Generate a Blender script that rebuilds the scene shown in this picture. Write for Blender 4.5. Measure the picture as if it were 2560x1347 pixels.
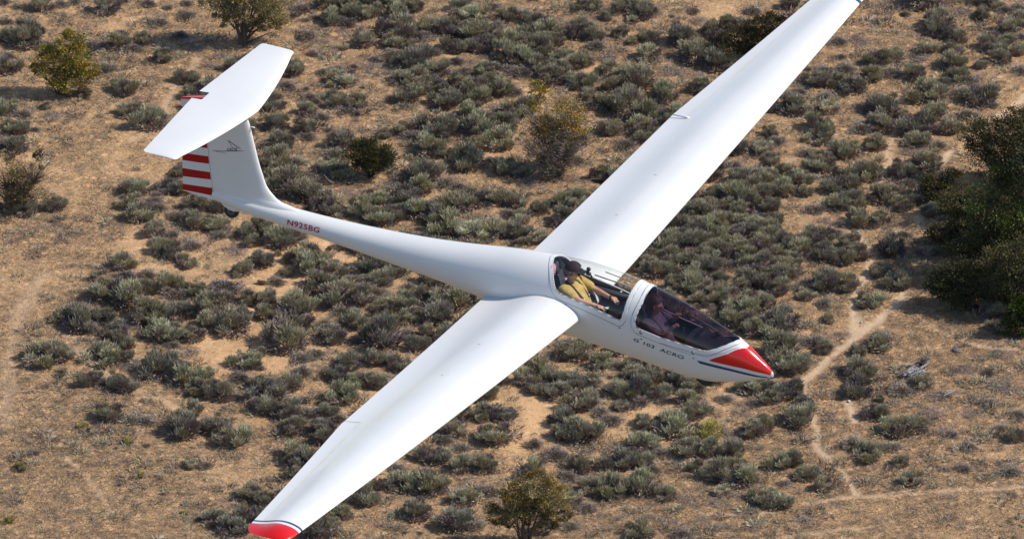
import bpy, bmesh, math, random
import numpy as np
from mathutils import Vector, Matrix, Euler
for _o in list(bpy.data.objects): bpy.data.objects.remove(_o)
C = bpy.context.scene.collection
SC = bpy.context.scene
random.seed(7); rng = np.random.default_rng(7)
# ------------------------------------------------------------------ camera, sky, sun
DEP = math.radians(28.0); CD, SD = math.cos(DEP), math.sin(DEP)
FPX = 30000.0                      # focal length in photo pixels (photo 2560 x 1347)
DIST = 400.0
CAM = np.array([0.0, -DIST*CD, DIST*SD])
cam_data = bpy.data.cameras.new('camera'); cam = bpy.data.objects.new('camera', cam_data); C.objects.link(cam)
cam.location = CAM; cam.rotation_euler = (math.pi/2-DEP, 0, 0)
cam_data.sensor_width = 36; cam_data.lens = 36*FPX/2560; cam_data.clip_start = 1; cam_data.clip_end = 9000
SC.camera = cam
SUN_E, SUN_A = math.radians(45), math.radians(-4)
SUN = Vector((math.cos(SUN_E)*math.cos(SUN_A), math.cos(SUN_E)*math.sin(SUN_A), math.sin(SUN_E)))
w = bpy.data.worlds.new('World'); SC.world = w; w.use_nodes = True
nt = w.node_tree; nt.nodes.clear()
sky = nt.nodes.new('ShaderNodeTexSky'); sky.sky_type = 'NISHITA'; sky.sun_disc = False
sky.sun_elevation = SUN_E; sky.sun_rotation = math.pi/2-SUN_A; sky.altitude = 500; sky.air_density = 1; sky.dust_density = .6
bg = nt.nodes.new('ShaderNodeBackground'); bg.inputs[1].default_value = 0.15
wo = nt.nodes.new('ShaderNodeOutputWorld'); nt.links.new(sky.outputs[0], bg.inputs[0]); nt.links.new(bg.outputs[0], wo.inputs[0])
sl = bpy.data.lights.new('sun', 'SUN'); sl.energy = 4.8; sl.angle = math.radians(.5); sl.color = (1, .925, .82)
so = bpy.data.objects.new('sun', sl); C.objects.link(so); so.rotation_euler = SUN.to_track_quat('Z', 'Y').to_euler()
SC.view_settings.view_transform = 'Standard'; SC.view_settings.look = 'None'
SC.view_settings.exposure = 0.10; SC.view_settings.gamma = 1.0; SC.view_settings.use_curve_mapping = False
SC.cycles.max_bounces = 8; SC.cycles.transparent_max_bounces = 16

# ------------------------------------------------------------------ helpers
def mesh_obj(name, V, F, mat, parent=None, normals=None, smooth=True, link=True):
    me = bpy.data.meshes.new(name)
    F = [tuple(int(i) for i in f) for f in F]
    if normals is not None:      # wind every face along its surface normal
        Va = np.asarray(V, float); Na = np.asarray(normals, float)
        F = [f if np.dot(np.cross(Va[f[1]]-Va[f[0]], Va[f[2]]-Va[f[0]])+(np.cross(Va[f[2]]-Va[f[0]], Va[f[3]]-Va[f[0]]) if len(f) > 3 else 0), Na[f[0]]+Na[f[1]]+Na[f[2]]) >= 0 else f[::-1] for f in F]
    me.from_pydata([tuple(v) for v in V], [], F); me.update()
    if mat is not None: me.materials.append(mat)
    if smooth: me.polygons.foreach_set('use_smooth', [True]*len(me.polygons))
    if normals is not None: me.normals_split_custom_set_from_vertices([tuple(n) for n in normals])
    o = bpy.data.objects.new(name, me)
    if link: C.objects.link(o)
    if parent is not None: o.parent = parent
    return o
def fast_mesh(name, V, F, mat, parent=None, col=None, smooth=False, link=True):
    """numpy V (n,3), F (m,k)"""
    me = bpy.data.meshes.new(name); V = np.asarray(V, np.float32); F = np.asarray(F, np.int32); k = F.shape[1]
    me.vertices.add(len(V)); me.vertices.foreach_set('co', V.ravel())
    me.loops.add(F.size); me.loops.foreach_set('vertex_index', F.ravel())
    me.polygons.add(len(F)); me.polygons.foreach_set('loop_start', np.arange(0, F.size, k, dtype=np.int32))
    me.polygons.foreach_set('loop_total', np.full(len(F), k, np.int32))
    me.polygons.foreach_set('use_smooth', np.full(len(F), smooth))
    me.update(calc_edges=True)
    if col is not None:
        a = me.color_attributes.new('tint', 'FLOAT_COLOR', 'POINT')
        a.data.foreach_set('color', np.concatenate([col, np.ones((len(col), 1))], 1).astype(np.float32).ravel())
    if mat is not None: me.materials.append(mat)
    o = bpy.data.objects.new(name, me)
    if link: C.objects.link(o)
    if parent is not None: o.parent = parent
    return o
def empty(name, loc=(0, 0, 0)):
    o = bpy.data.objects.new(name, None); o.empty_display_size = .2; o.location = loc; C.objects.link(o); return o
def tag(o, label=None, cat=None, group=None, kind=None):
    if label: o['label'] = label
    if cat: o['category'] = cat
    if group: o['group'] = group
    if kind: o['kind'] = kind
    return o
def px_ground(px, py, z=0.0):
    d = np.array([(px-1280)/FPX, CD+(-(py-673.5)/FPX)*SD, -SD+(-(py-673.5)/FPX)*CD])
    t = (z-CAM[2])/d[2]; return CAM+t*d
def ppm(y):  # photo pixels per metre on the ground at depth y
    return FPX/((y-CAM[1])*CD+CAM[2]*SD)

# ------------------------------------------------------------------ materials
def M(name, base=(.5, .5, .5), rough=.5, coat=0, spec=.5, metal=0):
    m = bpy.data.materials.new(name); m.use_nodes = True; b = m.node_tree.nodes['Principled BSDF']
    b.inputs['Base Color'].default_value = (*base, 1); b.inputs['Roughness'].default_value = rough
    b.inputs['Specular IOR Level'].default_value = spec; b.inputs['Metallic'].default_value = metal
    b.inputs['Coat Weight'].default_value = coat; b.inputs['Coat Roughness'].default_value = .13 if 'red' in name else .06
    return m
def nodes_of(m): return m.node_tree.nodes, m.node_tree.links, m.node_tree.nodes['Principled BSDF']
def speck(m, a, b, scale=3.0, bump=.0, detail=4):
    """fine procedural variation between two base colours"""
    n, l, p = nodes_of(m)
    tc = n.new('ShaderNodeTexCoord'); no = n.new('ShaderNodeTexNoise'); no.inputs['Scale'].default_value = scale; no.inputs['Detail'].default_value = detail
    l.new(tc.outputs['Object'], no.inputs['Vector'])
    r = n.new('ShaderNodeValToRGB'); r.color_ramp.elements[0].position = .38; r.color_ramp.elements[1].position = .64
    r.color_ramp.elements[0].color = (*a, 1); r.color_ramp.elements[1].color = (*b, 1)
    l.new(no.outputs['Fac'], r.inputs[0]); l.new(r.outputs[0], p.inputs['Base Color'])
    if bump:
        bu = n.new('ShaderNodeBump'); bu.inputs['Strength'].default_value = bump; bu.inputs['Distance'].default_value = .01
        l.new(no.outputs['Fac'], bu.inputs['Height']); l.new(bu.outputs[0], p.inputs['Normal'])
    return m
paint = speck(M('white_gelcoat', (.7, .7, .7), .38, .35), (.625, .63, .635), (.655, .66, .66), 1.3)
paint_red = speck(M('red_paint', (.6, .01, .008), .3, .7, .3), (.53, .004, .003), (.58, .006, .004), 2)
paint_navy = speck(M('navy_paint', (.012, .03, .08), .35, .4), (.012, .034, .105), (.018, .045, .13), 4)
paint_stripe = speck(M('shaded_red_paint', (.3, .0, .0), .5, .0, .25), (.30, .004, .004), (.35, .006, .006), 3)  # darker red for the stripes: the rudder side's shade put into the colour
ink = M('dark_lettering', (.03, .035, .06), .4); ink_red = M('red_lettering', (.42, .015, .03), .4)
groove = M('panel_gap', (.33, .34, .35), .6); tape = speck(M('gap_tape', (.62, .58, .5), .5), (.58, .54, .46), (.66, .63, .57), 5)
rubber = speck(M('tyre_rubber', (.02, .02, .02), .8), (.015, .015, .015), (.03, .028, .026), 20, .3)
hubm = M('wheel_hub', (.3, .28, .26), .5)
dark_in = speck(M('cockpit_lining', (.03, .03, .035), .7), (.02, .021, .025), (.04, .04, .045), 9)
dark_mid = M('cockpit_trim', (.10, .10, .11), .6)
grey_in = speck(M('cockpit_panel_grey', (.22, .22, .22), .6), (.18, .18, .18), (.26, .26, .26), 12)
seat_cl = speck(M('seat_cloth', (.03, .03, .05), .9), (.02, .02, .035), (.05, .05, .075), 30, .3)
seat_pink = speck(M('mauve_cushion', (.5, .25, .36), .9), (.42, .2, .3), (.55, .3, .4), 25, .3)
seat_blue = M('blue_cloth', (.02, .06, .13), .9)
yellow_cl = speck(M('yellow_shirt_cloth', (.62, .42, .07), .85), (.40, .27, .075), (.52, .36, .11), 14, 1.0)
mauve_cl = speck(M('mauve_shirt_cloth', (.23, .19, .25), .85), (.13, .11, .15), (.18, .15, .20), 14, .5)
trouser = speck(M('grey_trousers', (.06, .07, .09), .85), (.045, .055, .08), (.08, .09, .11), 14, .5)
trouser_l = speck(M('pale_trousers', (.3, .33, .36), .85), (.27, .3, .33), (.35, .38, .4), 14, .5)
skin = speck(M('skin', (.50, .27, .18), .5), (.50, .255, .165), (.60, .34, .23), 18)
hair_m = speck(M('brown_hair', (.08, .035, .02), .5), (.05, .02, .012), (.13, .06, .035), 60, .8)
cap_m = speck(M('maroon_cap_cloth', (.09, .012, .02), .8), (.012, .005, .006), (.03, .007, .010), 20)
black_m = M('black_plastic', (.012, .012, .014), .35); white_m = M('white_plastic', (.7, .7, .7), .4)
belt_m = M('harness_webbing', (.035, .025, .022), .8); steel = M('bright_steel', (.6, .6, .6), .25, metal=1)
red_knob = M('red_plastic', (.6, .03, .02), .35); yel_knob = M('yellow_plastic', (.6, .4, .02), .35)
def glass_mat(name, tint, spec=1.0, dens=1.0):
    m = bpy.data.materials.new(name); m.use_nodes = True; n = m.node_tree.nodes; l = m.node_tree.links; n.clear()
    o = n.new('ShaderNodeOutputMaterial'); tr = n.new('ShaderNodeBsdfTransparent'); tr.inputs[0].default_value = (*tint, 1)
    g = n.new('ShaderNodeBsdfGlossy'); g.inputs['Roughness'].default_value = .02
    lw = n.new('ShaderNodeLayerWeight'); lw.inputs[0].default_value = .5   # 'Facing' is the same from both sides of the pane
    pw = n.new('ShaderNodeMath'); pw.operation = 'POWER'; pw.inputs[1].default_value = 5; l.new(lw.outputs['Facing'], pw.inputs[0])
    f = n.new('ShaderNodeMath'); f.operation = 'MULTIPLY_ADD'; f.inputs[1].default_value = .9; f.inputs[2].default_value = .045; l.new(pw.outputs[0], f.inputs[0])
    mx = n.new('ShaderNodeMixShader'); l.new(f.outputs[0], mx.inputs[0]); l.new(tr.outputs[0], mx.inputs[1]); l.new(g.outputs[0], mx.inputs[2])
    l.new(mx.outputs[0], o.inputs[0]); return m
glass_rear = glass_mat('clear_canopy', (.93, .94, .92)); glass_front = glass_mat('smoky_violet_canopy', (.46, .38, .46))

def leaf_mat(name, sat=1.0, trans=.15, rough=.7, hue_var=.25):
    """per-sprig colour (attribute) varied per plant"""
    m = bpy.data.materials.new(name); m.use_nodes = True; n, l, p = nodes_of(m)
    p.inputs['Roughness'].default_value = rough; p.inputs['Specular IOR Level'].default_value = .2
    at = n.new('ShaderNodeAttribute'); at.attribute_name = 'tint'
    oi = n.new('ShaderNodeObjectInfo')
    r = n.new('ShaderNodeValToRGB'); e = r.color_ramp.elements
    e[0].position = 0; e[0].color = (1-hue_var*.9, 1-hue_var, 1-hue_var*.75, 1)
    e[1].position = 1; e[1].color = (1+hue_var*.35, 1+hue_var*.45, 1+hue_var*.1, 1)
    k = e.new(.5); k.color = (1.05, 1.0, .95, 1)
    mul = n.new('ShaderNodeMix'); mul.data_type = 'RGBA'; mul.blend_type = 'MULTIPLY'; mul.inputs[0].default_value = 1
    l.new(oi.outputs['Random'], r.inputs[0]); l.new(at.outputs['Color'], mul.inputs[6]); l.new(r.outputs[0], mul.inputs[7])
    l.new(mul.outputs[2], p.inputs['Base Color'])
    return m
leafm = leaf_mat('sage_leaves'); shrubm = leaf_mat('grey_shrub_twigs', hue_var=.18); woodm = leaf_mat('weathered_twigs', hue_var=.15, rough=.85)
treem = leaf_mat('tree_leaves', hue_var=.05)
bark = speck(M('bark', (.09, .065, .05), .9), (.06, .043, .034), (.13, .1, .08), 30, .8)
# ------------------------------------------------------------------ ground
PATHS = [  # centre lines in photo pixels, half width in metres, strength
 ([(2250,235),(2240,290),(2236,330),(2222,372),(2228,400),(2214,432),(2203,462)], .10, .8),
 ([(2140,575),(2165,612),(2178,650),(2165,692),(2144,722),(2134,762),(2140,800),(2128,850),(2108,872),(2068,906),(2048,930),(2008,955)], .13, 1),
 ([(2272,728),(2228,770),(2192,806),(2155,832),(2130,852)], .13, 1),
 ([(2124,880),(2134,930),(2126,975),(2122,1010),(2140,1050)], .10, .95),
 ([(2012,955),(2022,1000),(2040,1060),(2048,1120),(2098,1165),(2145,1235)], .10, .95),
 ([(2575,232),(2520,280),(2484,308),(2452,328)], .10, 1),
 ([(2378,378),(2356,410),(2344,432)], .11, 1),
 ([(2306,518),(2298,548),(2312,580)], .09, .8),
 ([(2304,802),(2368,834),(2440,860),(2545,876)], .06, .8),
 ([(1440,1292),(1500,1278),(1575,1262)], .06, .5), ([(1770,1285),(1850,1284),(1930,1281)], .06, .6),
 ([(2010,1258),(2080,1250),(2150,1240),(2350,1224),(2575,1214)], .09, .6),
 ([(1950,1347),(2080,1326),(2230,1306)], .07, .45),
 ([(20,1060),(24,900),(60,760),(110,690)], .22, .35),
 ([(500,150),(430,230),(395,310),(340,350)], .14, .45),
 ([(150,800),(200,870),(240,920),(330,968),(430,1015),(520,1060)], .16, .45),
 ([(165,1140),(210,1185),(260,1245),(290,1300)], .07, .4), ([(640,305),(700,288),(730,300)], .05, .5),
 ([(2075,378),(2088,420),(2100,440)], .09, .6), ([(1935,425),(1975,400),(2010,378)], .1, .5),
]
BARE = [(760,640,110),(700,700,70),(790,730,70),(850,715,50),(1215,1005,50),(1225,1060,40),(1340,1050,60),(1370,1000,60),(1340,870,30),
 (700,900,45),(640,880,60),(560,890,50),(1810,985,45),(1700,975,30),(1690,1055,50),(1620,1040,50),(1815,590,30),(480,660,40),(530,860,50),(640,760,30),
 (450,760,40),(1290,95,30),(1790,945,25),(1325,230,35),(1205,380,50),(350,610,60),(380,690,50),(1130,130,30),(1560,560,20),(870,60,30),(800,30,30),(1480,175,30),
 (1660,540,0),(2420,370,20),(1850,560,0),(1140,30,40),(1530,200,40),(1800,35,60),(690,640,80)]
# litter control points (px, py, litter 0..1, brightness -1..1)
LIT = [(60,40,.35,.1),(300,180,.5,.1),(480,200,.5,.1),(100,280,.3,.05),(280,400,.45,.1),(200,560,.55,0),(60,720,.5,-.1),(60,880,.5,-.05),(250,1050,.65,-.15),
 (100,1200,.8,-.25),(380,1250,.75,-.2),(250,1330,.75,-.2),(560,1200,.5,0),(480,880,.35,.15),(640,1130,.45,.05),(760,640,.05,.5),(850,180,.55,.25),(900,320,.55,.1),
 (1000,440,.5,0),(1200,380,.3,.15),(1100,560,.4,0),(1480,60,.7,-.2),(1600,260,.6,-.1),(1800,60,.6,0),(1560,420,.7,-.1),(1350,600,.4,.1),(2100,90,.6,-.05),(2250,130,.55,0),
 (2420,60,.6,-.15),(2500,250,.45,0),(2200,350,.4,.1),(2300,580,.5,-.05),(2100,560,.4,.1),(1820,600,.2,.2),(2150,850,.6,-.15),(2300,860,.8,-.2),(2450,900,.9,-.2),(2350,1000,.8,-.15),
 (2480,1120,.55,.05),(2100,1100,.7,-.2),(2300,1260,.65,-.15),(2050,1300,.7,-.2),(1700,1290,.75,-.25),(1500,1290,.75,-.25),(1900,1150,.6,-.2),(1660,1060,.2,.25),(1340,1040,.1,.4),
 (1210,1030,.3,.2),(1100,1250,.5,0),(950,1290,.45,.05),(1150,1150,.4,.05),(860,880,.3,.15),(700,960,.35,.1),(2540,700,.6,-.2)]
def vnoise(X, Y, scale, seed):
    """tileable-free value noise on arrays"""
    r = np.random.default_rng(seed); T = r.random((257, 257))
    x = X/scale+37.7; y = Y/scale+91.3; xi = np.floor(x).astype(int); yi = np.floor(y).astype(int); fx = x-xi; fy = y-yi
    fx = fx*fx*(3-2*fx); fy = fy*fy*(3-2*fy); a = T[xi % 257, yi % 257]; b = T[(xi+1) % 257, yi % 257]; c = T[xi % 257, (yi+1) % 257]; d = T[(xi+1) % 257, (yi+1) % 257]
    return (a*(1-fx)+b*fx)*(1-fy)+(c*(1-fx)+d*fx)*fy
def height(X, Y):
    f = np.clip((60-np.hypot(X, Y))/30, 0, 1)
    return f*(.10*(vnoise(X, Y, 2.7, 1)-.5)+.05*(vnoise(X, Y, .9, 2)-.5)+.035*(vnoise(X, Y, .33, 3)-.5))
def seg_dist(X, Y, pts, wob):
    D = np.full(X.shape, 1e9)
    for (x0, y0), (x1, y1) in zip(pts[:-1], pts[1:]):
        dx, dy = x1-x0, y1-y0; t = np.clip(((X-x0)*dx+(Y-y0)*dy)/(dx*dx+dy*dy), 0, 1)
        D = np.minimum(D, np.hypot(X-x0-t*dx, Y-y0-t*dy))
    return D
def smooth_line(p, n=4):
    p = [np.array(q[:2]) for q in p]; out = []
    for i in range(len(p)-1):
        a = p[max(i-1, 0)]; b = p[i]; c = p[i+1]; d = p[min(i+2, len(p)-1)]
        for k in range(n):
            t = k/n; out.append(.5*((2*b)+(c-a)*t+(2*a-5*b+4*c-d)*t*t+(3*b-a-3*c+d)*t**3))
    out.append(p[-1]); return out
fx_ = np.arange(-21.6, 21.61, .12); fy_ = np.arange(-22.8, 24.61, .12)
ext = np.cumsum(.15*1.28**np.arange(38))
gx = np.concatenate([fx_[0]-ext[::-1], fx_, fx_[-1]+ext]); gy = np.concatenate([fy_[0]-ext[::-1], fy_, fy_[-1]+ext])
GX, GY = np.meshgrid(gx, gy, indexing='ij'); GZ = height(GX, GY)
pathm = np.zeros(GX.shape)
wx = GX+.10*(vnoise(GX, GY, .5, 5)-.5)+.06*(vnoise(GX, GY, .2, 6)-.5); wy = GY+.2*(vnoise(GX, GY, .5, 7)-.5)
near = (np.abs(GX) < 22) & (np.abs(GY) < 25)
PATH_W = []
for pts, hw, st in PATHS:
    L = smooth_line([px_ground(*q)[:2] for q in pts]); PATH_W.append((L, hw, st))
    D = np.full(GX.shape, 1e9); D[near] = seg_dist(wx[near], wy[near]*1.0, L, 0)
    hv = hw*(.56+.8*vnoise(GX, GY, .8, 11))
    pathm = np.maximum(pathm, st*np.clip(1.7-D/(hv*1.0), 0, 1))
bare = np.zeros(GX.shape)
for px, py, r in BARE:
    if r <= 0: continue
    q = px_ground(px, py); s = ppm(q[1]); R_ = r/s
    D = np.hypot((GX-q[0])/1.0, (GY-q[1])/1.35)+.5*(vnoise(GX, GY, .8, 12)-.5)
    bare = np.maximum(bare, np.clip(1.4-D/R_, 0, 1))
num = np.zeros(GX.shape); lit = np.zeros(GX.shape); bri = np.zeros(GX.shape)
for px, py, a, b in LIT:
    q = px_ground(px, py); wgt = 1/(.6+((GX-q[0])**2+(GY-q[1])**2))**1.5; num += wgt; lit += wgt*a; bri += wgt*b
lit *= .8; lit /= num; bri /= num
lit = np.clip(lit+.35*(vnoise(GX, GY, 1.7, 21)-.5)+.25*(vnoise(GX, GY, .6, 22)-.5), 0, 1)*(1-.8*bare)*(1-.9*pathm)
GZ -= .03*pathm
NX, NY = GX.shape; idx = np.arange(NX*NY).reshape(NX, NY)
F = np.stack([idx[:-1, :-1], idx[1:, :-1], idx[1:, 1:], idx[:-1, 1:]], -1).reshape(-1, 4)
GV = np.stack([GX, GY, GZ], -1).reshape(-1, 3)
GC = np.stack([lit, np.clip(bri*.5+.5+.16*bare, 0, 1), pathm], -1).reshape(-1, 3)
pc = (pathm[:-1, :-1]+pathm[1:, 1:]+pathm[1:, :-1]+pathm[:-1, 1:]).ravel()/4
sandm = bpy.data.materials.new('dry_sandy_soil'); sandm.use_nodes = True
n, l, p = nodes_of(sandm); p.inputs['Roughness'].default_value = .95; p.inputs['Specular IOR Level'].default_value = .1
def nd(t, **k):
    q = n.new(t)
    for a, b in k.items(): setattr(q, a, b)
    return q
def mixc(f, a, b, blend='MIX'):
    q = nd('ShaderNodeMix', data_type='RGBA', blend_type=blend)
    for i, v in ((0, f), (6, a), (7, b)):
        if isinstance(v, tuple): q.inputs[i].default_value = (*v, 1)
        elif isinstance(v, float): q.inputs[i].default_value = v
        else: l.new(v, q.inputs[i])
    return q.outputs[2]
def mth(op, a, b=0.0, c=0.0, clamp=False):
    q = nd('ShaderNodeMath', operation=op, use_clamp=clamp)
    for i, v in enumerate((a, b, c)):
        if isinstance(v, (int, float)): q.inputs[i].default_value = v
        else: l.new(v, q.inputs[i])
    return q.outputs[0]
tc = nd('ShaderNodeTexCoord'); at = nd('ShaderNodeAttribute', attribute_name='tint'); sx = nd('ShaderNodeSeparateColor'); l.new(at.outputs['Color'], sx.inputs[0])
def noise(scale, detail=3, rough=.6, vec=None, dist=0.0):
    q = nd('ShaderNodeTexNoise'); q.inputs['Scale'].default_value = scale; q.inputs['Detail'].default_value = detail; q.inputs['Roughness'].default_value = rough
    q.inputs['Distortion'].default_value = dist
    l.new(vec or tc.outputs['Object'], q.inputs['Vector']); return q
n1 = noise(.7, 4); n2 = noise(4, 5, .7); n3 = noise(22, 4, .7); n4 = noise(9, 3, .65)
# warped coordinates for the crusted, curled litter lines
wv = nd('ShaderNodeVectorMath', operation='SCALE'); l.new(n4.outputs['Color'], wv.inputs[0]); wv.inputs['Scale'].default_value = .42
wa = nd('ShaderNodeVectorMath', operation='ADD'); l.new(tc.outputs['Object'], wa.inputs[0]); l.new(wv.outputs[0], wa.inputs[1])
vo = nd('ShaderNodeTexVoronoi', feature='DISTANCE_TO_EDGE'); vo.inputs['Scale'].default_value = 4.2; l.new(wa.outputs[0], vo.inputs['Vector'])
vo2 = nd('ShaderNodeTexVoronoi', feature='DISTANCE_TO_EDGE'); vo2.inputs['Scale'].default_value = 9.0; l.new(wa.outputs[0], vo2.inputs['Vector'])
sand = mixc(n1.outputs['Fac'], (.48, .28, .135), (.60, .37, .19))
crust = mth('MULTIPLY_ADD', noise(2.6, 3, .6, None, .8).outputs['Fac'], 14.0, -7.9, True)
sand = mixc(mth('MULTIPLY', crust, .6), sand, (.74, .50, .295))
sand = mixc(mth('MULTIPLY_ADD', n3.outputs['Fac'], 3.0, -1.2, True), sand, (.70, .45, .245))
brn = mixc(n2.outputs['Fac'], (.20, .14, .095), (.33, .225, .14))
# soft litter wash
wn = noise(1.9, 6, .72, None, .6)
wash = mth('MULTIPLY', mth('MULTIPLY_ADD', wn.outputs['Fac'], 6.5, -2.7, True), mth('MULTIPLY_ADD', sx.outputs[0], 1.25, .1), clamp=True)
c1 = mixc(mth('MULTIPLY', wash, .9), sand, brn)
line1 = mth('SUBTRACT', 1.0, mth('MULTIPLY', vo.outputs['Distance'], 8.0), clamp=True)
line2 = mth('SUBTRACT', 1.0, mth('MULTIPLY', vo2.outputs['Distance'], 5.5), clamp=True)
gate = mth('MULTIPLY_ADD', noise(3.1, 2).outputs['Fac'], 5.0, -2.1, True)
lines = mth('MULTIPLY', mth('MAXIMUM', mth('MULTIPLY', line1, gate), mth('MULTIPLY', line2, mth('SUBTRACT', 1.0, gate))), mth('MULTIPLY_ADD', sx.outputs[0], 1.6, .25, True), clamp=True)
c2 = mixc(mth('MULTIPLY', lines, .85), c1, (.085, .06, .042))
c3 = mixc(mth('MULTIPLY', sx.outputs[2], .82, clamp=True), c2, mixc(n2.outputs['Fac'], (.52, .375, .25), (.63, .465, .32)))
bm = mth('MULTIPLY_ADD', sx.outputs[1], .40, .80); cb = nd('ShaderNodeCombineColor')
for i in range(3): l.new(bm, cb.inputs[i])
c4 = mixc(1.0, c3, cb.outputs[0], 'MULTIPLY')
# beyond the nearby slope the single shrubs merge into a dark mottle
gp = nd('ShaderNodeNewGeometry'); ln = nd('ShaderNodeVectorMath', operation='LENGTH'); l.new(gp.outputs['Position'], ln.inputs[0])
farf = mth('MULTIPLY_ADD', ln.outputs['Value'], 1/60, -1.4, True); vp = mth('MULTIPLY_ADD', noise(.5, 3).outputs['Fac'], 6.0, -2.4, True)
c5 = mixc(mth('MULTIPLY', mth('MULTIPLY', farf, vp), .95), c4, (.10, .095, .062))
l.new(c5, p.inputs['Base Color'])
hh = mth('ADD', mth('MULTIPLY', n3.outputs['Fac'], .5), mth('ADD', mth('MULTIPLY', n2.outputs['Fac'], .9), mth('MULTIPLY', lines, .5)))
bu = nd('ShaderNodeBump'); bu.inputs['Strength'].default_value = .9; bu.inputs['Distance'].default_value = .06; l.new(hh, bu.inputs['Height']); l.new(bu.outputs[0], p.inputs['Normal'])
def sub(name, fm):
    f = F[fm]; u, inv = np.unique(f, return_inverse=True)
    o = fast_mesh(name, GV[u], inv.reshape(-1, 4), sandm, None, GC[u], smooth=True); tag(o, kind='structure'); return o
sub('ground', pc <= .36); sub('path', pc > .36)
def gz(x, y): return float(height(np.array([x]), np.array([y]))[0])
def pathd(x, y):
    ix = np.clip(np.searchsorted(gx, x), 0, NX-1); iy = np.clip(np.searchsorted(gy, y), 0, NY-1); return pathm[ix, iy]
def litter_at(x, y):
    ix = np.clip(np.searchsorted(gx, x), 0, NX-1); iy = np.clip(np.searchsorted(gy, y), 0, NY-1); return lit[ix, iy], bare[ix, iy], pathm[ix, iy]

# ------------------------------------------------------------------ plant geometry
def kites(P, D, Lh, Wd, col, r, cross=True):
    """pointed leaf sprigs: P base (n,3), D unit dir, Lh length, Wd width"""
    n_ = len(P); a = r.normal(size=(n_, 3)); S1 = np.cross(D, a); S1 /= np.linalg.norm(S1, axis=1)[:, None]+1e-9
    S2 = np.cross(D, S1); Vs = []; Fs = []; Cs = []; off = 0
    for S in ((S1, S2) if cross else (S1,)):
        mid = P+D*(Lh*.55)[:, None]; tip = P+D*Lh[:, None]+a*(Lh*.04)[:, None]
        V = np.stack([P, mid+S*(Wd*.5)[:, None], tip, mid-S*(Wd*.5)[:, None]], 1).reshape(-1, 3)
        Vs.append(V); Fs.append(np.arange(n_*4).reshape(-1, 4)+off); off += n_*4; Cs.append(np.repeat(col, 4, 0))
    return np.concatenate(Vs), np.concatenate(Fs), np.concatenate(Cs)
def unit(a): return a/(np.linalg.norm(a, axis=-1, keepdims=True)+1e-9)
def twigs(n_, r, L=(.3, .6), up=.6, rad=.008, spread=.06, curl=.5, seg=3, origin=None, col=(.16, .13, .11)):
    """bent three-sided twigs; returns V,F(quads),C"""
    Vs = []; Fs = []; Cs = []; off = 0
    for i in range(n_):
        th = r.uniform(0, 2*np.pi); d = np.array([np.cos(th), np.sin(th), up*r.uniform(.3, 1.8)]); d /= np.linalg.norm(d)
        p0 = (np.array([r.normal()*spread, r.normal()*spread, 0]) if origin is None else origin[r.integers(len(origin))]); Lt = r.uniform(*L); bend = r.normal(size=3)*curl; bend[2] -= curl*.5
        pts = [p0]; dd = d.copy()
        for k in range(seg): pts.append(pts[-1]+dd*Lt/seg); dd = dd+bend/seg; dd /= np.linalg.norm(dd)
        c = np.array(col)*r.uniform(.6, 1.5)
        for k, q in enumerate(pts):
            rr = rad*(1-.75*k/seg)*r.uniform(.8, 1.3); a = np.cross(dd, [0, 0, 1.]); a = a/(np.linalg.norm(a)+1e-6); b = np.cross(dd, a)
            for j in range(3): t = j*2.094; Vs.append(q+rr*(a*np.cos(t)+b*np.sin(t))); Cs.append(c)
        for k in range(seg):
            for j in range(3): Fs.append([off+k*3+j, off+k*3+(j+1) % 3, off+k*3+3+(j+1) % 3, off+k*3+3+j])
        off += 3*(seg+1)
    return np.array(Vs), np.array(Fs), np.array(Cs)
SAGE = np.array([.415, .39, .285]); SAGE_P = np.array([.56, .55, .42]); OLIVE = np.array([.36, .325, .205]); PURP = np.array([.29, .235, .215]); GREYB = np.array([.37, .31, .26])
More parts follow.
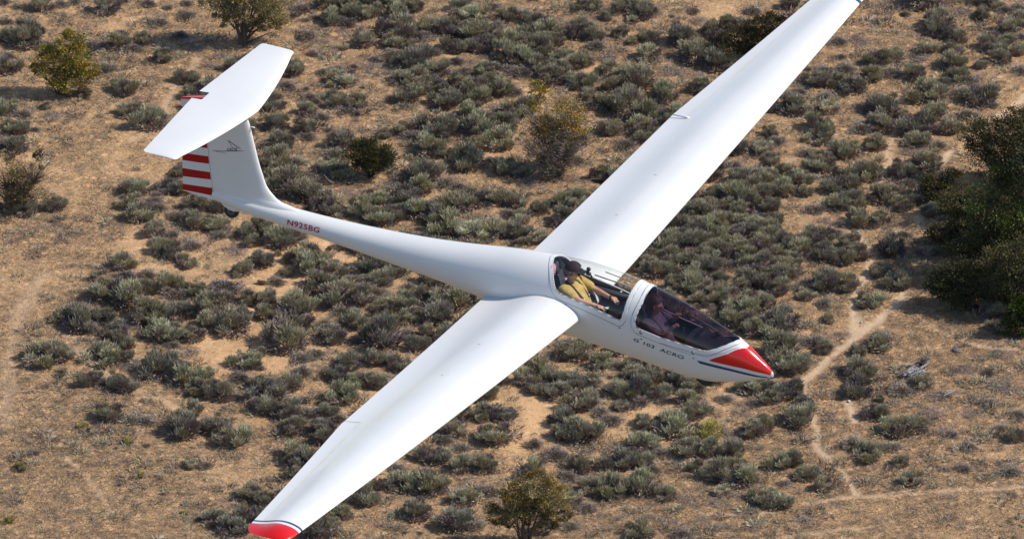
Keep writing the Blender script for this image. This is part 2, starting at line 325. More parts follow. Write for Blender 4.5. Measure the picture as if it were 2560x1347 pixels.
def sage_foliage(seed, pale=0.0, flat=.62, nl=15, dead=.2, per=125, spike=1.0):
    r = np.random.default_rng(seed); Ps = []; Ds = []; Ls = []; Ws = []; Cs = []
    for i in range(nl):
        ang = r.uniform(0, 2*np.pi); rad = .39*np.sqrt(r.uniform(0, 1)); R_ = r.uniform(.12, .21)
        c = np.array([rad*np.cos(ang), rad*np.sin(ang), flat*(.72-1.5*rad*rad)*r.uniform(.5, 1.12)-R_*.55]); c[2] = max(c[2], .03)
        m_ = int(per*r.uniform(.8, 1.3)*(R_/.16)**2); d = r.normal(size=(m_, 3)); d[:, 2] = abs(d[:, 2])*1.1+.15; d[:, :2] += c[:2]*1.6; d = unit(d)
        P = c+d*R_*(r.uniform(.2, .8, (m_, 1))*(1+.35*np.sin(d[:, :1]*7+i)*np.cos(d[:, 1:2]*6+2*i)))+r.normal(size=(m_, 3))*.012; dd = unit(d+np.array([0, 0, 1.1*spike]))
        isdead = r.random() < dead; base = PURP if isdead else (SAGE*(1-pale)+SAGE_P*pale)*r.uniform(.78, 1.2)
        if not isdead and r.random() < .25: base = OLIVE*r.uniform(.9, 1.3)
        col = base*r.uniform(.62, 1.38, (m_, 1))*(1+r.normal(size=(m_, 3))*.05)
        Ps.append(P); Ds.append(dd); Ls.append(R_*r.uniform(.40, 1.1, m_)); Ws.append(r.uniform(.010, .025, m_)); Cs.append(col)
    m_ = 520; th = r.uniform(0, 2*np.pi, m_); rd = .40*np.sqrt(r.uniform(.05, 1, m_)); P = np.stack([rd*np.cos(th), rd*np.sin(th), r.uniform(0, .16, m_)], -1)
    d = unit(np.stack([np.cos(th), np.sin(th), r.uniform(.1, 1.3, m_)], -1)+r.normal(size=(m_, 3))*.4)
    Ps.append(P); Ds.append(d); Ls.append(r.uniform(.07, .16, m_)); Ws.append(r.uniform(.02, .04, m_)); Cs.append((PURP*.5+GREYB*.5)*r.uniform(.6, 1.3, (m_, 1)))
    return kites(np.concatenate(Ps), np.concatenate(Ds), np.concatenate(Ls), np.concatenate(Ws), np.concatenate(Cs), r)
def grey_foliage(seed):
    r = np.random.default_rng(seed); m_ = 1500; th = r.uniform(0, 2*np.pi, m_); u = r.uniform(0, 1, m_)**.6
    ph = r.uniform(0.05, 1.45, m_); lob = 1+.22*np.sin(th*3+seed)+.15*np.sin(th*5+ph*4+seed*2)
    d = np.stack([np.cos(th)*np.cos(ph), np.sin(th)*np.cos(ph), np.sin(ph)], -1)
    P = d*np.array([.40, .40, .40])*(u*lob)[:, None]*.85; P[:, 2] = abs(P[:, 2]); dd = unit(d+np.array([0, 0, .35])+r.normal(size=(m_, 3))*.35)
    mix = r.random((m_, 1)); col = (PURP*mix+GREYB*(1-mix))*r.uniform(.6, 1.35, (m_, 1)); g = r.random(m_) < .16; col[g] = SAGE*.8
    a = kites(P*np.array([1, 1, .8]), dd, r.uniform(.07, .16, m_), r.uniform(.010, .024, m_), col, r)
    b = twigs(70, r, (.28, .62), up=.75, rad=.007, spread=.12, curl=.45, col=(.30, .26, .23))
    return np.concatenate([a[0], b[0]]), np.concatenate([a[1], b[1]+len(a[0])]), np.concatenate([a[2], b[2]])

# ------------------------------------------------------------------ shrubs, read off the photograph: x, foot y, width (photo px), kind
# g sagebrush, G pale green sagebrush, d grey-brown shrub, t dead twiggy shrub, y small yellow-green tuft
PLANTS = """10 12 40 d;45 24 35 d;105 30 55 g;150 22 45 d;190 13 40 d;268 42 65 G;305 12 50 d;370 22 45 d;420 28 35 d;467 18 35 d;400 67 45 d;378 64 30 d;465 50 50 d
18 67 50 d;70 108 70 g;60 126 75 g;115 127 52 d;12 107 42 g;18 185 74 g;230 134 68 d;300 88 28 d;295 128 50 g;330 134 58 d;355 116 46 g;405 158 42 g;265 186 56 d;210 243 42 g;308 240 60 g
15 290 62 g;58 300 60 d;42 338 62 g;86 332 36 d;135 300 48 t;182 305 48 t;115 274 28 g;330 298 62 g;375 334 80 g;452 101 46 d;492 131 34 t;560 151 44 t;532 178 46 t;380 200 32 t;345 252 28 t
15 378 60 d;38 387 60 g;20 536 40 g;66 541 48 g;138 527 52 g;338 488 60 g;328 522 52 g;345 558 68 g;386 512 46 d;424 487 62 g;392 498 38 d;455 490 40 g;392 532 52 d;442 555 56 d;388 568 46 d
492 530 60 g;545 535 46 g;498 577 56 g;545 585 60 g;548 604 56 d;380 617 36 d;416 652 72 g;478 630 60 d;386 597 50 g;432 602 50 d;308 678 58 g;318 704 58 d;366 704 62 d;468 672 52 g
590 640 54 t;612 602 50 g;632 622 44 g;92 576 30 t;146 565 24 t;70 564 26 t;440 705 40 t;242 705 36 G;268 757 76 g;322 770 84 g;372 738 58 g;420 735 72 g;442 757 82 d;487 740 50 g
158 810 62 g;176 800 46 G;218 800 64 d;196 834 84 g;230 836 60 d;262 816 56 g;285 850 72 g;312 874 56 g;372 812 84 g;452 802 74 g;412 852 84 g;442 832 50 d;484 856 54 g;324 822 50 t
532 800 92 g;522 832 74 g;578 838 92 g;622 764 50 g;562 742 86 d;604 692 56 g;565 780 50 d;256 912 86 g;306 904 46 g;104 918 80 g;152 906 58 g;152 946 24 g;224 970 56 g;258 968 40 d;302 984 80 g
396 946 90 g;332 922 56 t;432 872 48 d;476 882 50 t;391 888 26 g;462 962 80 g;512 960 60 g;492 988 58 g;548 1004 70 g;586 1000 54 d;612 922 72 g;602 962 74 d;640 898 44 g
275 1057 56 g;320 1062 58 d;366 1068 62 d;475 1046 60 g;420 1062 36 d;455 1098 82 g;540 1086 74 g;578 1114 88 g;213 1080 30 y;320 1113 28 y;367 1119 24 d;85 1141 36 d;47 1180 34 y;347 1196 26 y;297 1218 26 d;407 1239 24 d;15 1309 30 y;290 1126 18 d;460 1284 18 y
478 1171 36 G;514 1174 44 d;620 1252 66 g;540 1312 64 g;585 1340 76 g;500 1302 28 d;592 1276 40 t
757 38 64 d;735 48 30 d;765 58 30 d;787 53 36 d;818 26 56 g;832 64 60 g;866 74 60 d;890 55 72 g;910 30 70 g;932 50 52 g;872 26 50 g;966 30 60 g;986 52 60 g;1002 22 50 d;1036 34 42 g
766 104 56 d;806 112 38 t;835 125 22 t;860 127 20 G;858 88 38 t;914 123 54 g;896 106 44 d;780 145 38 d;986 100 82 g;1040 107 72 d;1066 85 52 g;1096 90 52 d;986 124 56 g;978 153 62 d;1026 132 42 g;1050 130 26 d
1082 145 58 d;1030 178 84 g;1006 172 52 g;1095 193 60 G;1010 220 60 g;1046 214 60 g;1055 238 50 g;1090 232 62 g;1112 272 72 g;1126 240 50 d;719 226 60 d;765 226 26 d;773 250 44 d;681 276 64 g;855 220 66 G;806 190 40 d;842 184 46 d
884 176 32 d;936 180 54 t;940 158 34 d;906 225 20 d;768 290 44 g;802 304 58 d;830 270 62 g;862 286 52 d;892 274 52 g;890 290 26 d;1020 256 60 g;1000 276 36 d;1032 305 38 t;690 330 60 g;745 308 28 d;762 336 52 g;822 332 28 d;650 305 20 d
1094 342 84 g;1012 338 52 g;960 344 38 g;1152 42 60 g;1190 62 70 G;1145 96 72 g;1188 106 70 g;1202 136 62 g;1136 136 62 g;1240 82 62 d;1232 30 52 d;1268 56 52 g;1252 110 62 g;1140 166 50 d;1184 176 60 t;1262 160 72 g;1270 182 44 d
1152 216 60 g;1216 200 60 g;1192 256 82 g;1256 238 62 g;1182 228 60 g;1172 300 62 g;1216 296 52 d;1258 292 52 d;1202 342 84 g;1262 332 70 g;702 376 62 g;666 376 50 d;768 352 52 d;694 414 62 g;736 416 56 d;666 424 44 g;856 374 72 g
836 402 66 d;804 432 50 G;842 450 70 g;668 462 52 g;712 448 66 g;750 450 52 d;718 492 90 g;764 502 72 g;800 464 62 d;678 490 46 d;1002 460 60 d;962 460 38 t;872 492 48 t;930 486 36 d;796 490 28 t
804 532 72 g;838 546 60 g;906 546 70 g;952 516 60 g;1002 516 84 g;958 562 70 g;992 548 50 g;1072 396 80 g;1058 456 86 g;1052 488 70 g;1106 396 44 g;1112 470 62 d;1144 482 52 d;1170 430 78 g;1162 400 58 g;1226 410 36 d;1262 442 60 g;1246 376 70 g;1196 380 50 g
1030 354 62 d;1092 364 62 g;1042 546 60 g;1086 562 70 g;1116 590 80 g;1132 540 86 g;1184 522 80 g;1192 550 46 t;1230 576 70 d;1196 606 78 G;1262 596 60 g;1250 516 62 g;1270 548 50 d;702 622 84 g;664 600 52 g;742 606 70 d;656 580 48 g;652 668 62 g;676 612 50 g
695 638 18 g;823 626 14 g;858 626 52 d;762 656 72 g;812 650 52 d;782 688 82 g;738 658 54 g;902 636 60 g;690 716 56 d;655 713 20 g;716 690 42 g;842 694 60 g;798 736 80 g;852 766 94 g;820 778 60 d;882 716 60 d;948 720 70 g;936 690 78 g
902 766 70 g;936 746 78 d;1022 726 46 d;986 736 20 t;736 788 80 g;662 768 58 g;665 802 50 g;734 826 98 g;716 884 104 g;662 842 30 d;812 822 52 d;852 792 62 d;894 820 62 g;826 862 72 g;800 866 50 d;790 900 54 d
954 792 58 g;1004 778 70 g;958 762 50 d;1084 812 90 g;1024 812 60 g;1110 782 50 g;1134 776 84 g;954 874 100 g;890 866 50 d;898 898 50 t;1022 852 60 d;1066 846 42 g;1040 882 60 g;962 910 60 d;1002 932 62 g;936 916 52 g
838 952 60 g;872 926 62 g;904 968 62 g;946 972 44 g;858 1010 76 g;752 912 60 d;756 946 62 d;722 976 56 g;650 928 32 d;650 974 52 g;672 1012 84 g;762 1006 42 d;790 988 36 t
666 1034 58 g;712 1046 70 g;776 1052 62 d;816 1046 60 g;844 1060 50 d;735 1084 60 g;802 1092 60 g;804 1112 52 g;734 1152 60 g;746 1172 70 g;730 1198 42 g;697 1206 26 d;664 1266 56 g;852 1302 62 g;822 1322 50 g;792 1350 80 g
990 1181 52 d;1012 1232 80 g;1074 1236 78 g;1052 1210 50 g;1062 1244 50 d;1040 1302 72 g;1160 1266 60 G;1164 1206 50 t;1226 1242 70 d;1140 1324 84 g;1190 1326 64 d;1086 1158 72 g;1110 1112 60 d;1152 1132 62 d;1158 1182 64 g;1210 1182 52 g;1134 1092 58 g;1194 1150 44 t
1165 1050 48 g;1212 1052 60 g;1256 1052 62 g;1240 1112 84 g;1010 1336 24 d;1050 1336 20 d;1295 46 52 d;1340 76 70 g;1372 96 72 g;1330 106 60 g;1384 118 52 g;1300 126 62 g;1350 142 70 g;1302 166 72 g;1402 156 62 g;1350 186 72 g;1310 196 60 d;1402 190 62 g
1460 168 56 g;1430 176 50 g;1378 212 62 g;1450 226 62 g;1290 192 58 d;1448 96 62 g;1485 106 56 g;1490 127 60 d;1452 28 36 g;1486 28 42 g;1472 10 40 d;1532 44 50 d;1570 18 60 d;1602 52 64 g;1580 63 30 G;1548 34 40 g;1500 50 50 t;1515 56 30 g;1550 96 42 g;1534 84 40 t
1590 76 32 t;1620 106 52 g;1580 114 26 g;1622 156 66 G;1515 150 58 t;1530 192 56 g;1506 210 48 t;1704 122 70 g;1728 100 42 d;1735 38 42 d;1680 45 24 d;1745 62 44 t;1774 92 52 g;1815 76 42 g;1800 120 62 g;1842 62 42 d;1860 84 52 g;1882 42 60 d
1738 162 78 g;1790 182 80 g;1830 170 50 g;1704 152 42 d;1675 190 56 t;1702 192 48 t;1650 215 32 t;1746 196 32 t;1590 226 90 g;1560 214 52 g;1526 236 50 g;1748 237 48 g;1664 256 76 g;1650 268 48 d;1526 276 72 g;1580 300 90 g;1630 296 70 g;1664 316 62 g;1640 324 50 d
1602 342 70 g;1530 340 52 g;1296 296 62 g;1322 286 58 g;1290 240 40 d;1480 256 42 g;1470 280 52 d;1300 442 42 g;1502 452 50 g;1562 374 58 d;1602 362 50 g;1322 470 56 t;1440 492 46 t;1400 526 62 g;1442 516 62 g;1424 546 56 g;1346 540 50 g;1290 522 50 g;1302 564 54 G;1412 566 60 g
1300 600 60 g;1340 612 50 g;1296 616 32 G;1906 386 50 G;1836 426 52 d;1880 492 72 g;1834 492 62 g;1792 502 50 g;1975 26 40 g;1942 62 50 d;2266 26 60 d;2312 22 80 g;2265 42 22 G;2336 42 42 d;2400 42 48 t;2432 16 52 d;2226 26 32 d;2182 20 34 t
2346 76 70 g;2350 98 60 g;2386 70 22 d;2456 50 46 g;2478 24 50 g;2512 36 52 d;2546 30 50 d;2546 72 60 g;2482 98 52 d;2520 86 52 g;2552 102 42 d;2096 116 50 d;2102 150 40 d;2152 110 46 t;2190 166 52 g;2226 156 52 g;2230 196 62 d;2315 138 46 g;2384 140 52 g;2396 112 44 g;2300 160 56 t
2486 136 62 g;2522 122 50 g;2502 166 52 g;2452 176 32 g;2552 190 52 d;2546 142 44 g;2384 182 70 g;2420 212 60 d;2360 216 52 d;2398 206 52 g;2060 192 62 d;2112 186 60 d;2020 178 26 d;2040 216 62 g;2092 218 46 g;2134 232 62 g;2176 206 52 g;2286 206 52 g;2308 256 78 g;2344 250 42 d
2000 236 42 d;2062 256 60 d;1982 290 76 g;2075 284 46 G;2050 280 32 d;2176 282 52 d;2216 292 78 g;2260 300 36 g;2332 300 62 g;2370 306 42 d;2420 300 48 d;2446 266 80 g;2480 272 44 d;2390 240 42 d;2054 342 80 g;2150 336 80 d;2202 330 62 g;2290 342 86 g;2376 336 52 g;1926 346 44 g
1942 366 52 d;1930 414 42 g;2050 360 62 g;2086 366 42 d;2118 396 66 g;2190 376 52 g;2292 370 62 g;2346 376 60 d;2336 426 72 g;2270 386 46 t;2016 396 52 d;2046 402 42 g;2056 430 62 g;1960 442 52 g;2002 462 62 g;1962 492 62 g;2012 492 42 g;2100 492 80 g;2110 458 60 g;2172 452 72 g;2252 446 62 g;2272 472 52 d
2090 526 62 g;2132 526 62 g;2036 536 60 d;2232 486 56 d;2286 506 52 g;2206 510 60 g;2252 526 52 g;2160 572 62 g;2202 560 42 g;2100 572 42 d;2060 562 42 t;2230 642 78 g;1936 566 42 g;2042 622 70 g;2082 602 62 d;2052 652 62 g;2102 666 62 g;2150 652 50 g;2122 630 52 g;2002 642 62 g;1962 632 62 g;1972 672 62 g;1932 602 62 g;2146 606 36 g
2202 690 52 g;1968 702 62 g;2060 732 72 g;2106 730 62 g;2002 736 60 d;2195 696 42 g;2245 726 62 g;2016 752 42 g;2060 772 56 d;2173 769 64 g;1942 742 56 g;1956 828 84 g;1940 852 72 g;1950 902 90 g;1978 938 86 g;2070 810 36 g;2106 846 40 t;2040 876 76 d;2056 888 46 g;2200 852 52 d;2194 880 58 g;2146 894 42 g
2096 936 50 d;2045 946 26 t;2306 975 52 g;2252 992 70 d;2410 936 56 t;2470 942 48 d;2490 970 56 t;2500 896 56 t;2525 862 30 t;2090 986 36 t;2196 1006 26 g;2340 1000 48 t;1990 1065 76 g;1926 1012 42 g;2192 1050 64 g;2200 1028 36 d;2240 1094 72 g;2282 1086 72 g;2130 1122 60 d;2166 1154 74 g
2230 1130 62 d;2230 1176 46 d;2252 1166 38 g;2280 1215 50 G;2376 1100 54 d;2350 1090 42 t;2430 1046 52 t;2420 1130 52 d;2540 1106 56 g;2500 1082 46 d;2522 1192 68 d;2410 1180 48 d;2362 1176 32 t;2330 1046 66 t;2470 1020 58 d;2545 1046 58 d;2510 980 76 t;1946 1176 62 g;1986 1166 50 g;2016 1202 56 g;2060 1230 52 G
1960 1216 42 d;1946 1272 62 g;2010 1310 42 t;2086 1266 30 t;2400 1322 40 t;2080 1060 40 t;2000 1096 26 d;1416 872 62 d;1402 902 52 g;1442 902 62 g;1500 926 62 g;1310 966 56 G;1346 946 72 g;1390 972 72 g;1340 986 52 g;1402 1002 72 g;1450 976 72 g;1480 966 60 d;1496 992 46 t;1450 1032 80 g;1500 1046 70 d;1530 1066 60 d
1402 1066 62 g;1452 1108 92 g;1410 1100 52 g;1482 1092 50 g;1336 1120 52 d;1388 1152 80 d;1540 926 52 d;1590 926 62 g;1525 950 26 d;1546 992 62 g;1590 952 62 g;1632 962 72 g;1602 992 72 g;1562 1002 60 g;1660 1012 52 d;1600 1022 78 d;1553 1028 36 G;1642 1000 62 g;1700 962 62 g;1735 986 62 g;1720 1016 52 g;1760 1036 62 d;1740 1052 52 g;1812 1010 52 d
1622 1076 62 g;1682 1096 92 g;1702 1056 52 g;1762 1102 72 y;1742 1082 50 d;1792 1086 52 d;1870 986 52 g;1890 1022 52 d;1902 988 62 g;1850 1020 40 t;1855 1041 46 t;1882 1096 62 g;1912 1082 50 g;1542 1176 80 g;1596 1170 72 g;1632 1186 52 d;1612 1130 72 g;1656 1146 60 d;1716 1140 72 g;1570 1120 32 t;1466 1136 40 t;1780 1146 62 g;1832 1140 62 g;1822 1106 66 t
1700 1170 48 t;1770 1166 40 t;1801 1160 32 t;1740 1180 32 g;1326 1190 62 G;1290 1196 32 d;1450 1180 62 g;1420 1202 70 d;1472 1216 66 d;1480 1238 60 g;1426 1266 60 G;1466 1282 62 d;1530 1246 76 g;1606 1236 84 g;1666 1252 46 g;1426 1326 52 d;1600 1348 70 g;1700 1348 60 d;1770 1206 42 g;1796 1206 72 g;1856 1216 80 g;1842 1190 60 g;1806 1240 36 G;1906 1262 62 g
1720 1260 46 t;1790 1266 46 t;1840 1250 48 t;1550 1300 36 t;1610 1300 36 t;1760 1306 32 t;1865 1290 42 t;1800 1326 44 t;1880 1326 56 t;2495 792 70 g;2500 832 48 g;2345 640 46 d;2320 470 40 d;2440 720 50 d;2300 640 44 d;2375 700 50 d;2260 600 44 d;2330 540 50 g;2365 560 46 d"""
rows = [q.split() for q in PLANTS.replace('\n', ';').split(';')]
plants = [(float(a), float(b), float(c), k) for a, b, c, k in rows]
# the unbroken sagebrush slope right of the glider's nose and wing root
rr = np.random.default_rng(5); poly = [(1600,690),(1700,590),(1800,500),(1905,430),(1935,500),(1925,560),(1935,690),(1925,790),(1910,830),(1880,850),(1790,800),(1700,740)]
def inpoly(x, y, P):
    c = False
    for (x0, y0), (x1, y1) in zip(P, P[1:]+P[:1]):
        if (y0 > y) != (y1 > y) and x < (x1-x0)*(y-y0)/(y1-y0)+x0: c = not c
    return c
gaps = [(1815,590,20),(1660,735,26),(1850,700,18),(1760,640,14),(1885,745,20),(1720,770,16)]
dense = []
for t_ in range(9000):
    x = rr.uniform(1590, 1945); y = rr.uniform(440, 850)
    if not inpoly(x, y, poly) or any(math.hypot(x-a, y-b) < c_ for a, b, c_ in gaps): continue
    if any(((x-a)/30)**2+((y-b)/21)**2 < 1 for a, b, c_, k in dense+plants[:]): continue
    dense.append((x, y, rr.uniform(44, 78), 'd' if rr.random() < .22 else 'g'))
plants += dense
# prototypes (one mesh each, shared by all copies)
def stems_geo(seed):
    r = np.random.default_rng(seed); return twigs(26, r, (.28, .55), up=.9, rad=.007, spread=.07, curl=.25, col=(.17, .135, .11))
PRO = {'g': [], 'G': [], 'd': [], 't': [], 'y': []}
for i in range(9): PRO['g'].append(sage_foliage(100+i, pale=.10+.05*(i % 4), dead=.16+.05*(i % 3), flat=.58+.05*(i % 3), nl=14+i % 4))
for i in range(3): PRO['G'].append(sage_foliage(200+i, pale=.85, dead=.05, flat=.66, nl=12, spike=1.3))
for i in range(5): PRO['d'].append(grey_foliage(300+i))
def tuft(seed):
    V, F_, C_ = sage_foliage(seed, pale=1.0, dead=0, flat=.6, nl=8, spike=1.5); return V, F_, C_*np.array([1.12, 1.02, .62])
for i in range(2): PRO['y'].append(tuft(400+i))
def deadpile(seed):
    r = np.random.default_rng(seed)
    a = twigs(85, r, (.25, .6), up=.45, rad=.010, spread=.16, curl=.55, col=(.21, .18, .16))
    m_ = 260; th = r.uniform(0, 6.28, m_); rd = .42*np.sqrt(r.random(m_)); P = np.stack([rd*np.cos(th), rd*np.sin(th), r.uniform(0, .12, m_)], -1)
    d = unit(r.normal(size=(m_, 3))+np.array([0, 0, .3])); d[:, 2] = abs(d[:, 2])*.5
    b = kites(P, unit(d), r.uniform(.06, .14, m_), r.uniform(.01, .02, m_), PURP*r.uniform(.7, 1.6, (m_, 1)), r)
    return np.concatenate([a[0], b[0]]), np.concatenate([a[1], b[1]+len(a[0])]), np.concatenate([a[2], b[2]])
for i in range(4): PRO['t'].append(deadpile(500+i))
MATK = {'g': leafm, 'G': leafm, 'y': leafm, 'd': shrubm, 't': woodm}
FNAME = {'g': 'foliage', 'G': 'foliage', 'y': 'foliage', 'd': 'foliage', 't': 'twigs'}
pme = {k: [fast_mesh(FNAME[k], *q[:2], MATK[k], None, q[2], link=False).data for q in v] for k, v in PRO.items()}
sme = [fast_mesh('stems', *stems_geo(600+i)[:2], woodm, None, stems_geo(600+i)[2], link=False).data for i in range(3)]
NAMES = {'g': 'sagebrush', 'G': 'sagebrush', 'd': 'grey_shrub', 't': 'dead_shrub', 'y': 'yellow_shrub'}
GRP = {'g': 'sagebrush clumps scattered over the sandy slope', 'G': 'sagebrush clumps scattered over the sandy slope', 'd': 'grey-brown shrubs among the sagebrush', 't': 'dead twiggy shrubs on the ground', 'y': 'small yellow-green shrubs'}
LANDM = [(165, 160, 'the yellow-green tree'), (600, 70, 'the dark brown tree'), (60, 450, 'the bare-branched shrub'), (1390, 330, 'the yellowing shrub'),
 (925, 400, 'the rounded olive bush'), (1330, 1250, 'the bottom brown tree'), (2520, 480, 'the dark grove'), (2400, 720, 'the juniper-like bush'),
 (2275, 945, 'the grey dead wood pile'), (1935, 940, "the glider's nose"), (580, 530, "the glider's tail wheel"), (362, 372, "the tailplane's lower tip"), (730, 130, "the tailplane's upper tip"), (680, 1335, 'the red wing tip'),
 (865, 1055, "the lower wing's kink"), (1100, 840, "the lower wing's rear edge"), (1150, 1050, "the lower wing's front edge"), (1690, 285, "the upper wing's kink"), (1850, 350, "the upper wing's front edge"), (2150, 10, 'the upper wing tip'),
 (2130, 850, 'the trail junction'), (2220, 410, 'the short upper trail'), (2500, 290, 'the right-edge trail'), (1765, 960, 'the nose wheel'), (1580, 890, 'the cockpit belly'), (1740, 740, 'the front canopy'), (760, 640, 'the bare sand patch'), (1340, 1050, 'the lower bare sand'),
 (950, 640, 'the tail boom'), (0, 1347, 'the lower left corner'), (0, 0, 'the upper left corner'), (2560, 0, 'the upper right corner'), (2560, 1347, 'the lower right corner'), (120, 880, 'the open left sand'), (1280, 60, 'the top edge'), (1000, 60, 'the thick top scrub'),
 (1700, 1347, 'the bottom sandy strip'), (2040, 1060, 'the thin trail'), (640, 480, "the fin's front edge"), (2300, 80, 'the top right slope'), (1060, 440, 'the scrub behind the boom'), (660, 900, 'the scrub left of the wing'), (1860, 130, 'the dark olive bush')]
DIRS = ['right of', 'below and right of', 'below', 'below and left of', 'left of', 'above and left of', 'above', 'above and right of']
ORD = ['', 'second ', 'third ', 'fourth ', 'fifth ', 'sixth ', 'seventh ', 'eighth ', 'ninth ', 'tenth ', 'eleventh ', 'twelfth ', 'thirteenth ', 'fourteenth ', 'fifteenth ']
def kindword(k, w_):
    s = 'tiny' if w_ < 30 else 'small' if w_ < 48 else 'medium' if w_ < 70 else 'large' if w_ < 84 else 'very broad'
    return s, {'g': 'grey-green sagebrush', 'G': 'pale silvery-green sagebrush', 'd': 'grey-brown shrub', 't': 'dead twiggy shrub', 'y': 'yellow-green shrub'}[k]
cells = {}
info = []
for i, (x, y, w_, k) in enumerate(plants):
    cx, cy = x, y-.35*w_; j = min(range(len(LANDM)), key=lambda q: math.hypot(LANDM[q][0]-cx, LANDM[q][1]-cy))
    lx, ly, nm = LANDM[j]; dr = DIRS[int(round(math.degrees(math.atan2(cy-ly, cx-lx))/45)) % 8]; s, kw = kindword(k, w_)
    key = (j, dr, s, kw); cells.setdefault(key, []).append((math.hypot(lx-cx, ly-cy), i)); info.append(key)
labels = {}
for key, v in cells.items():
    v.sort(); j, dr, s, kw = key
    for r_, (d_, i) in enumerate(v):
        labels[i] = f"{s} {kw}, {dr} {LANDM[j][2]}" if len(v) == 1 else (f"{s} {kw}, {ORD[min(r_, 14)]}nearest {dr} {LANDM[j][2]}")
sage_order = sorted([i for i, q in enumerate(plants) if q[3] in 'gG'], key=lambda i: -plants[i][2])
keep = set(sage_order[:300]); extra = [i for i in sage_order[300:]]
rb = np.random.default_rng(77)
EX = []
for i, (x, y, w_, k) in enumerate(plants):
    g = px_ground(x, y-.17*w_)
    for L_, hw_, st_ in PATH_W:      # keep the trails clear
        if st_ < .7: continue
        A_ = np.array(L_); dd_ = np.hypot(A_[:, 0]-g[0], (A_[:, 1]-g[1])*.6); q_ = int(dd_.argmin())
        need = hw_+.36*w_/75
        if dd_[q_] < need: g[0] += (1 if g[0] > A_[q_, 0] else -1)*(need-dd_[q_])
    g[2] = gz(g[0], g[1]); sc = w_/ppm(g[1])*1.24
    pi = rb.integers(len(pme[k])); hs = rb.uniform(.74, 1.08)*(1.0 if k in 'gGy' else .68)*(1 if y < 950 or x < 2150 or k in 'gG' else .8); rot = rb.uniform(0, 6.28); asp = rb.uniform(.72, 1.22)
    if i in extra: EX.append((g, sc, hs, rot, asp, PRO[k][pi])); continue
    root = empty(NAMES[k], (g[0], g[1], g[2]-.02)); root.rotation_euler = (0, 0, rot); root.scale = (sc, sc*asp, sc*hs*(1.0 if w_ < 60 else .93))
    tag(root, labels[i], 'shrub', GRP[k])
    o = bpy.data.objects.new(FNAME[k], pme[k][pi]); C.objects.link(o); o.parent = root
    if k != 't': o2 = bpy.data.objects.new('stems', sme[i % 3]); C.objects.link(o2); o2.parent = root
# sagebrush beyond the 300 that show largest: one mass
if EX:
    Vs = []; Fs = []; Cs = []; off = 0
    for g, sc, hs, rot, asp, q in EX:
        V = q[0]*np.array([sc, sc*asp, sc*hs]); c_, s_ = math.cos(rot), math.sin(rot); V = np.stack([V[:, 0]*c_-V[:, 1]*s_, V[:, 0]*s_+V[:, 1]*c_, V[:, 2]], -1)+g
        Vs.append(V); Fs.append(q[1]+off); Cs.append(q[2]*rb.uniform(.8, 1.1)); off += len(V)
    o = fast_mesh('sagebrush_mass', np.concatenate(Vs), np.concatenate(Fs), leafm, None, np.concatenate(Cs)); tag(o, 'smaller sagebrush clumps filling in between the larger ones', 'shrubs', kind='stuff')
print('plants', len(plants), 'sage', len(sage_order), 'objects', len(keep))

# ------------------------------------------------------------------ trees (crowns as blobs x, y, rx, ry in photo px; foot x, y)
def leaf_cloud(r, blobs, foot, n_, cols, size=(.05, .10), wid=.45, up=.4, clus=85):
    fx0, fy0 = foot; g = px_ground(fx0, fy0); s = ppm(g[1]); tot = sum(b[2]*b[3] for b in blobs); out = []
    cen = []
    for bx, by, rx, ry in blobs:
        c = np.array([(bx-fx0)/s, 0, (fy0-by)/(s*CD)]); R3 = np.array([rx/s, rx/s*.85, ry/(s*CD)]); cen.append(c)
        m_ = int(n_*rx*ry/tot); nc = max(6, m_//clus); cc = unit(r.normal(size=(nc, 3)))*r.uniform(.2, 1.22, (nc, 1))**.6
        ci = r.integers(nc, size=m_); q = cc[ci]*.9+r.normal(size=(m_, 3))*(.08+.12*r.random((nc, 1)))[ci]*np.array([1.25, 1.25, .8])
        cl = np.array(cols)[r.integers(len(cols), size=nc)][ci]*r.uniform(.6, 1.35, (m_, 1))
        P = c+q*R3*(1+.0*q); P[:, 2] = np.maximum(P[:, 2], .03); d = unit(q+np.array([0, 0, up])+r.normal(size=(m_, 3))*.55)
        L_ = r.uniform(*size, m_); out.append(kites(P, d, L_, L_*wid, cl, r))
    V = []; F_ = []; C_ = []; off = 0
    for a, b, c in out: V.append(a); F_.append(b+off); C_.append(c); off += len(a)
    return g, s, np.concatenate(V), np.concatenate(F_), np.concatenate(C_), cen
def limb(pts, rads, seg=6):
    V = []; F_ = []
    for k, (p_, r_) in enumerate(zip(pts, rads)):
        p_ = np.array(p_); d = np.array(pts[min(k+1, len(pts)-1)])-np.array(pts[max(k-1, 0)]); d = d/np.linalg.norm(d); a = np.cross(d, [.3, 1, .1]); a /= np.linalg.norm(a); b = np.cross(d, a)
        for j in range(seg): t = j*2*np.pi/seg; V.append(p_+r_*(a*np.cos(t)+b*np.sin(t)))
    for k in range(len(pts)-1):
        for j in range(seg): F_.append([k*seg+j, k*seg+(j+1) % seg, k*seg+seg+(j+1) % seg, k*seg+seg+j])
    return V, F_
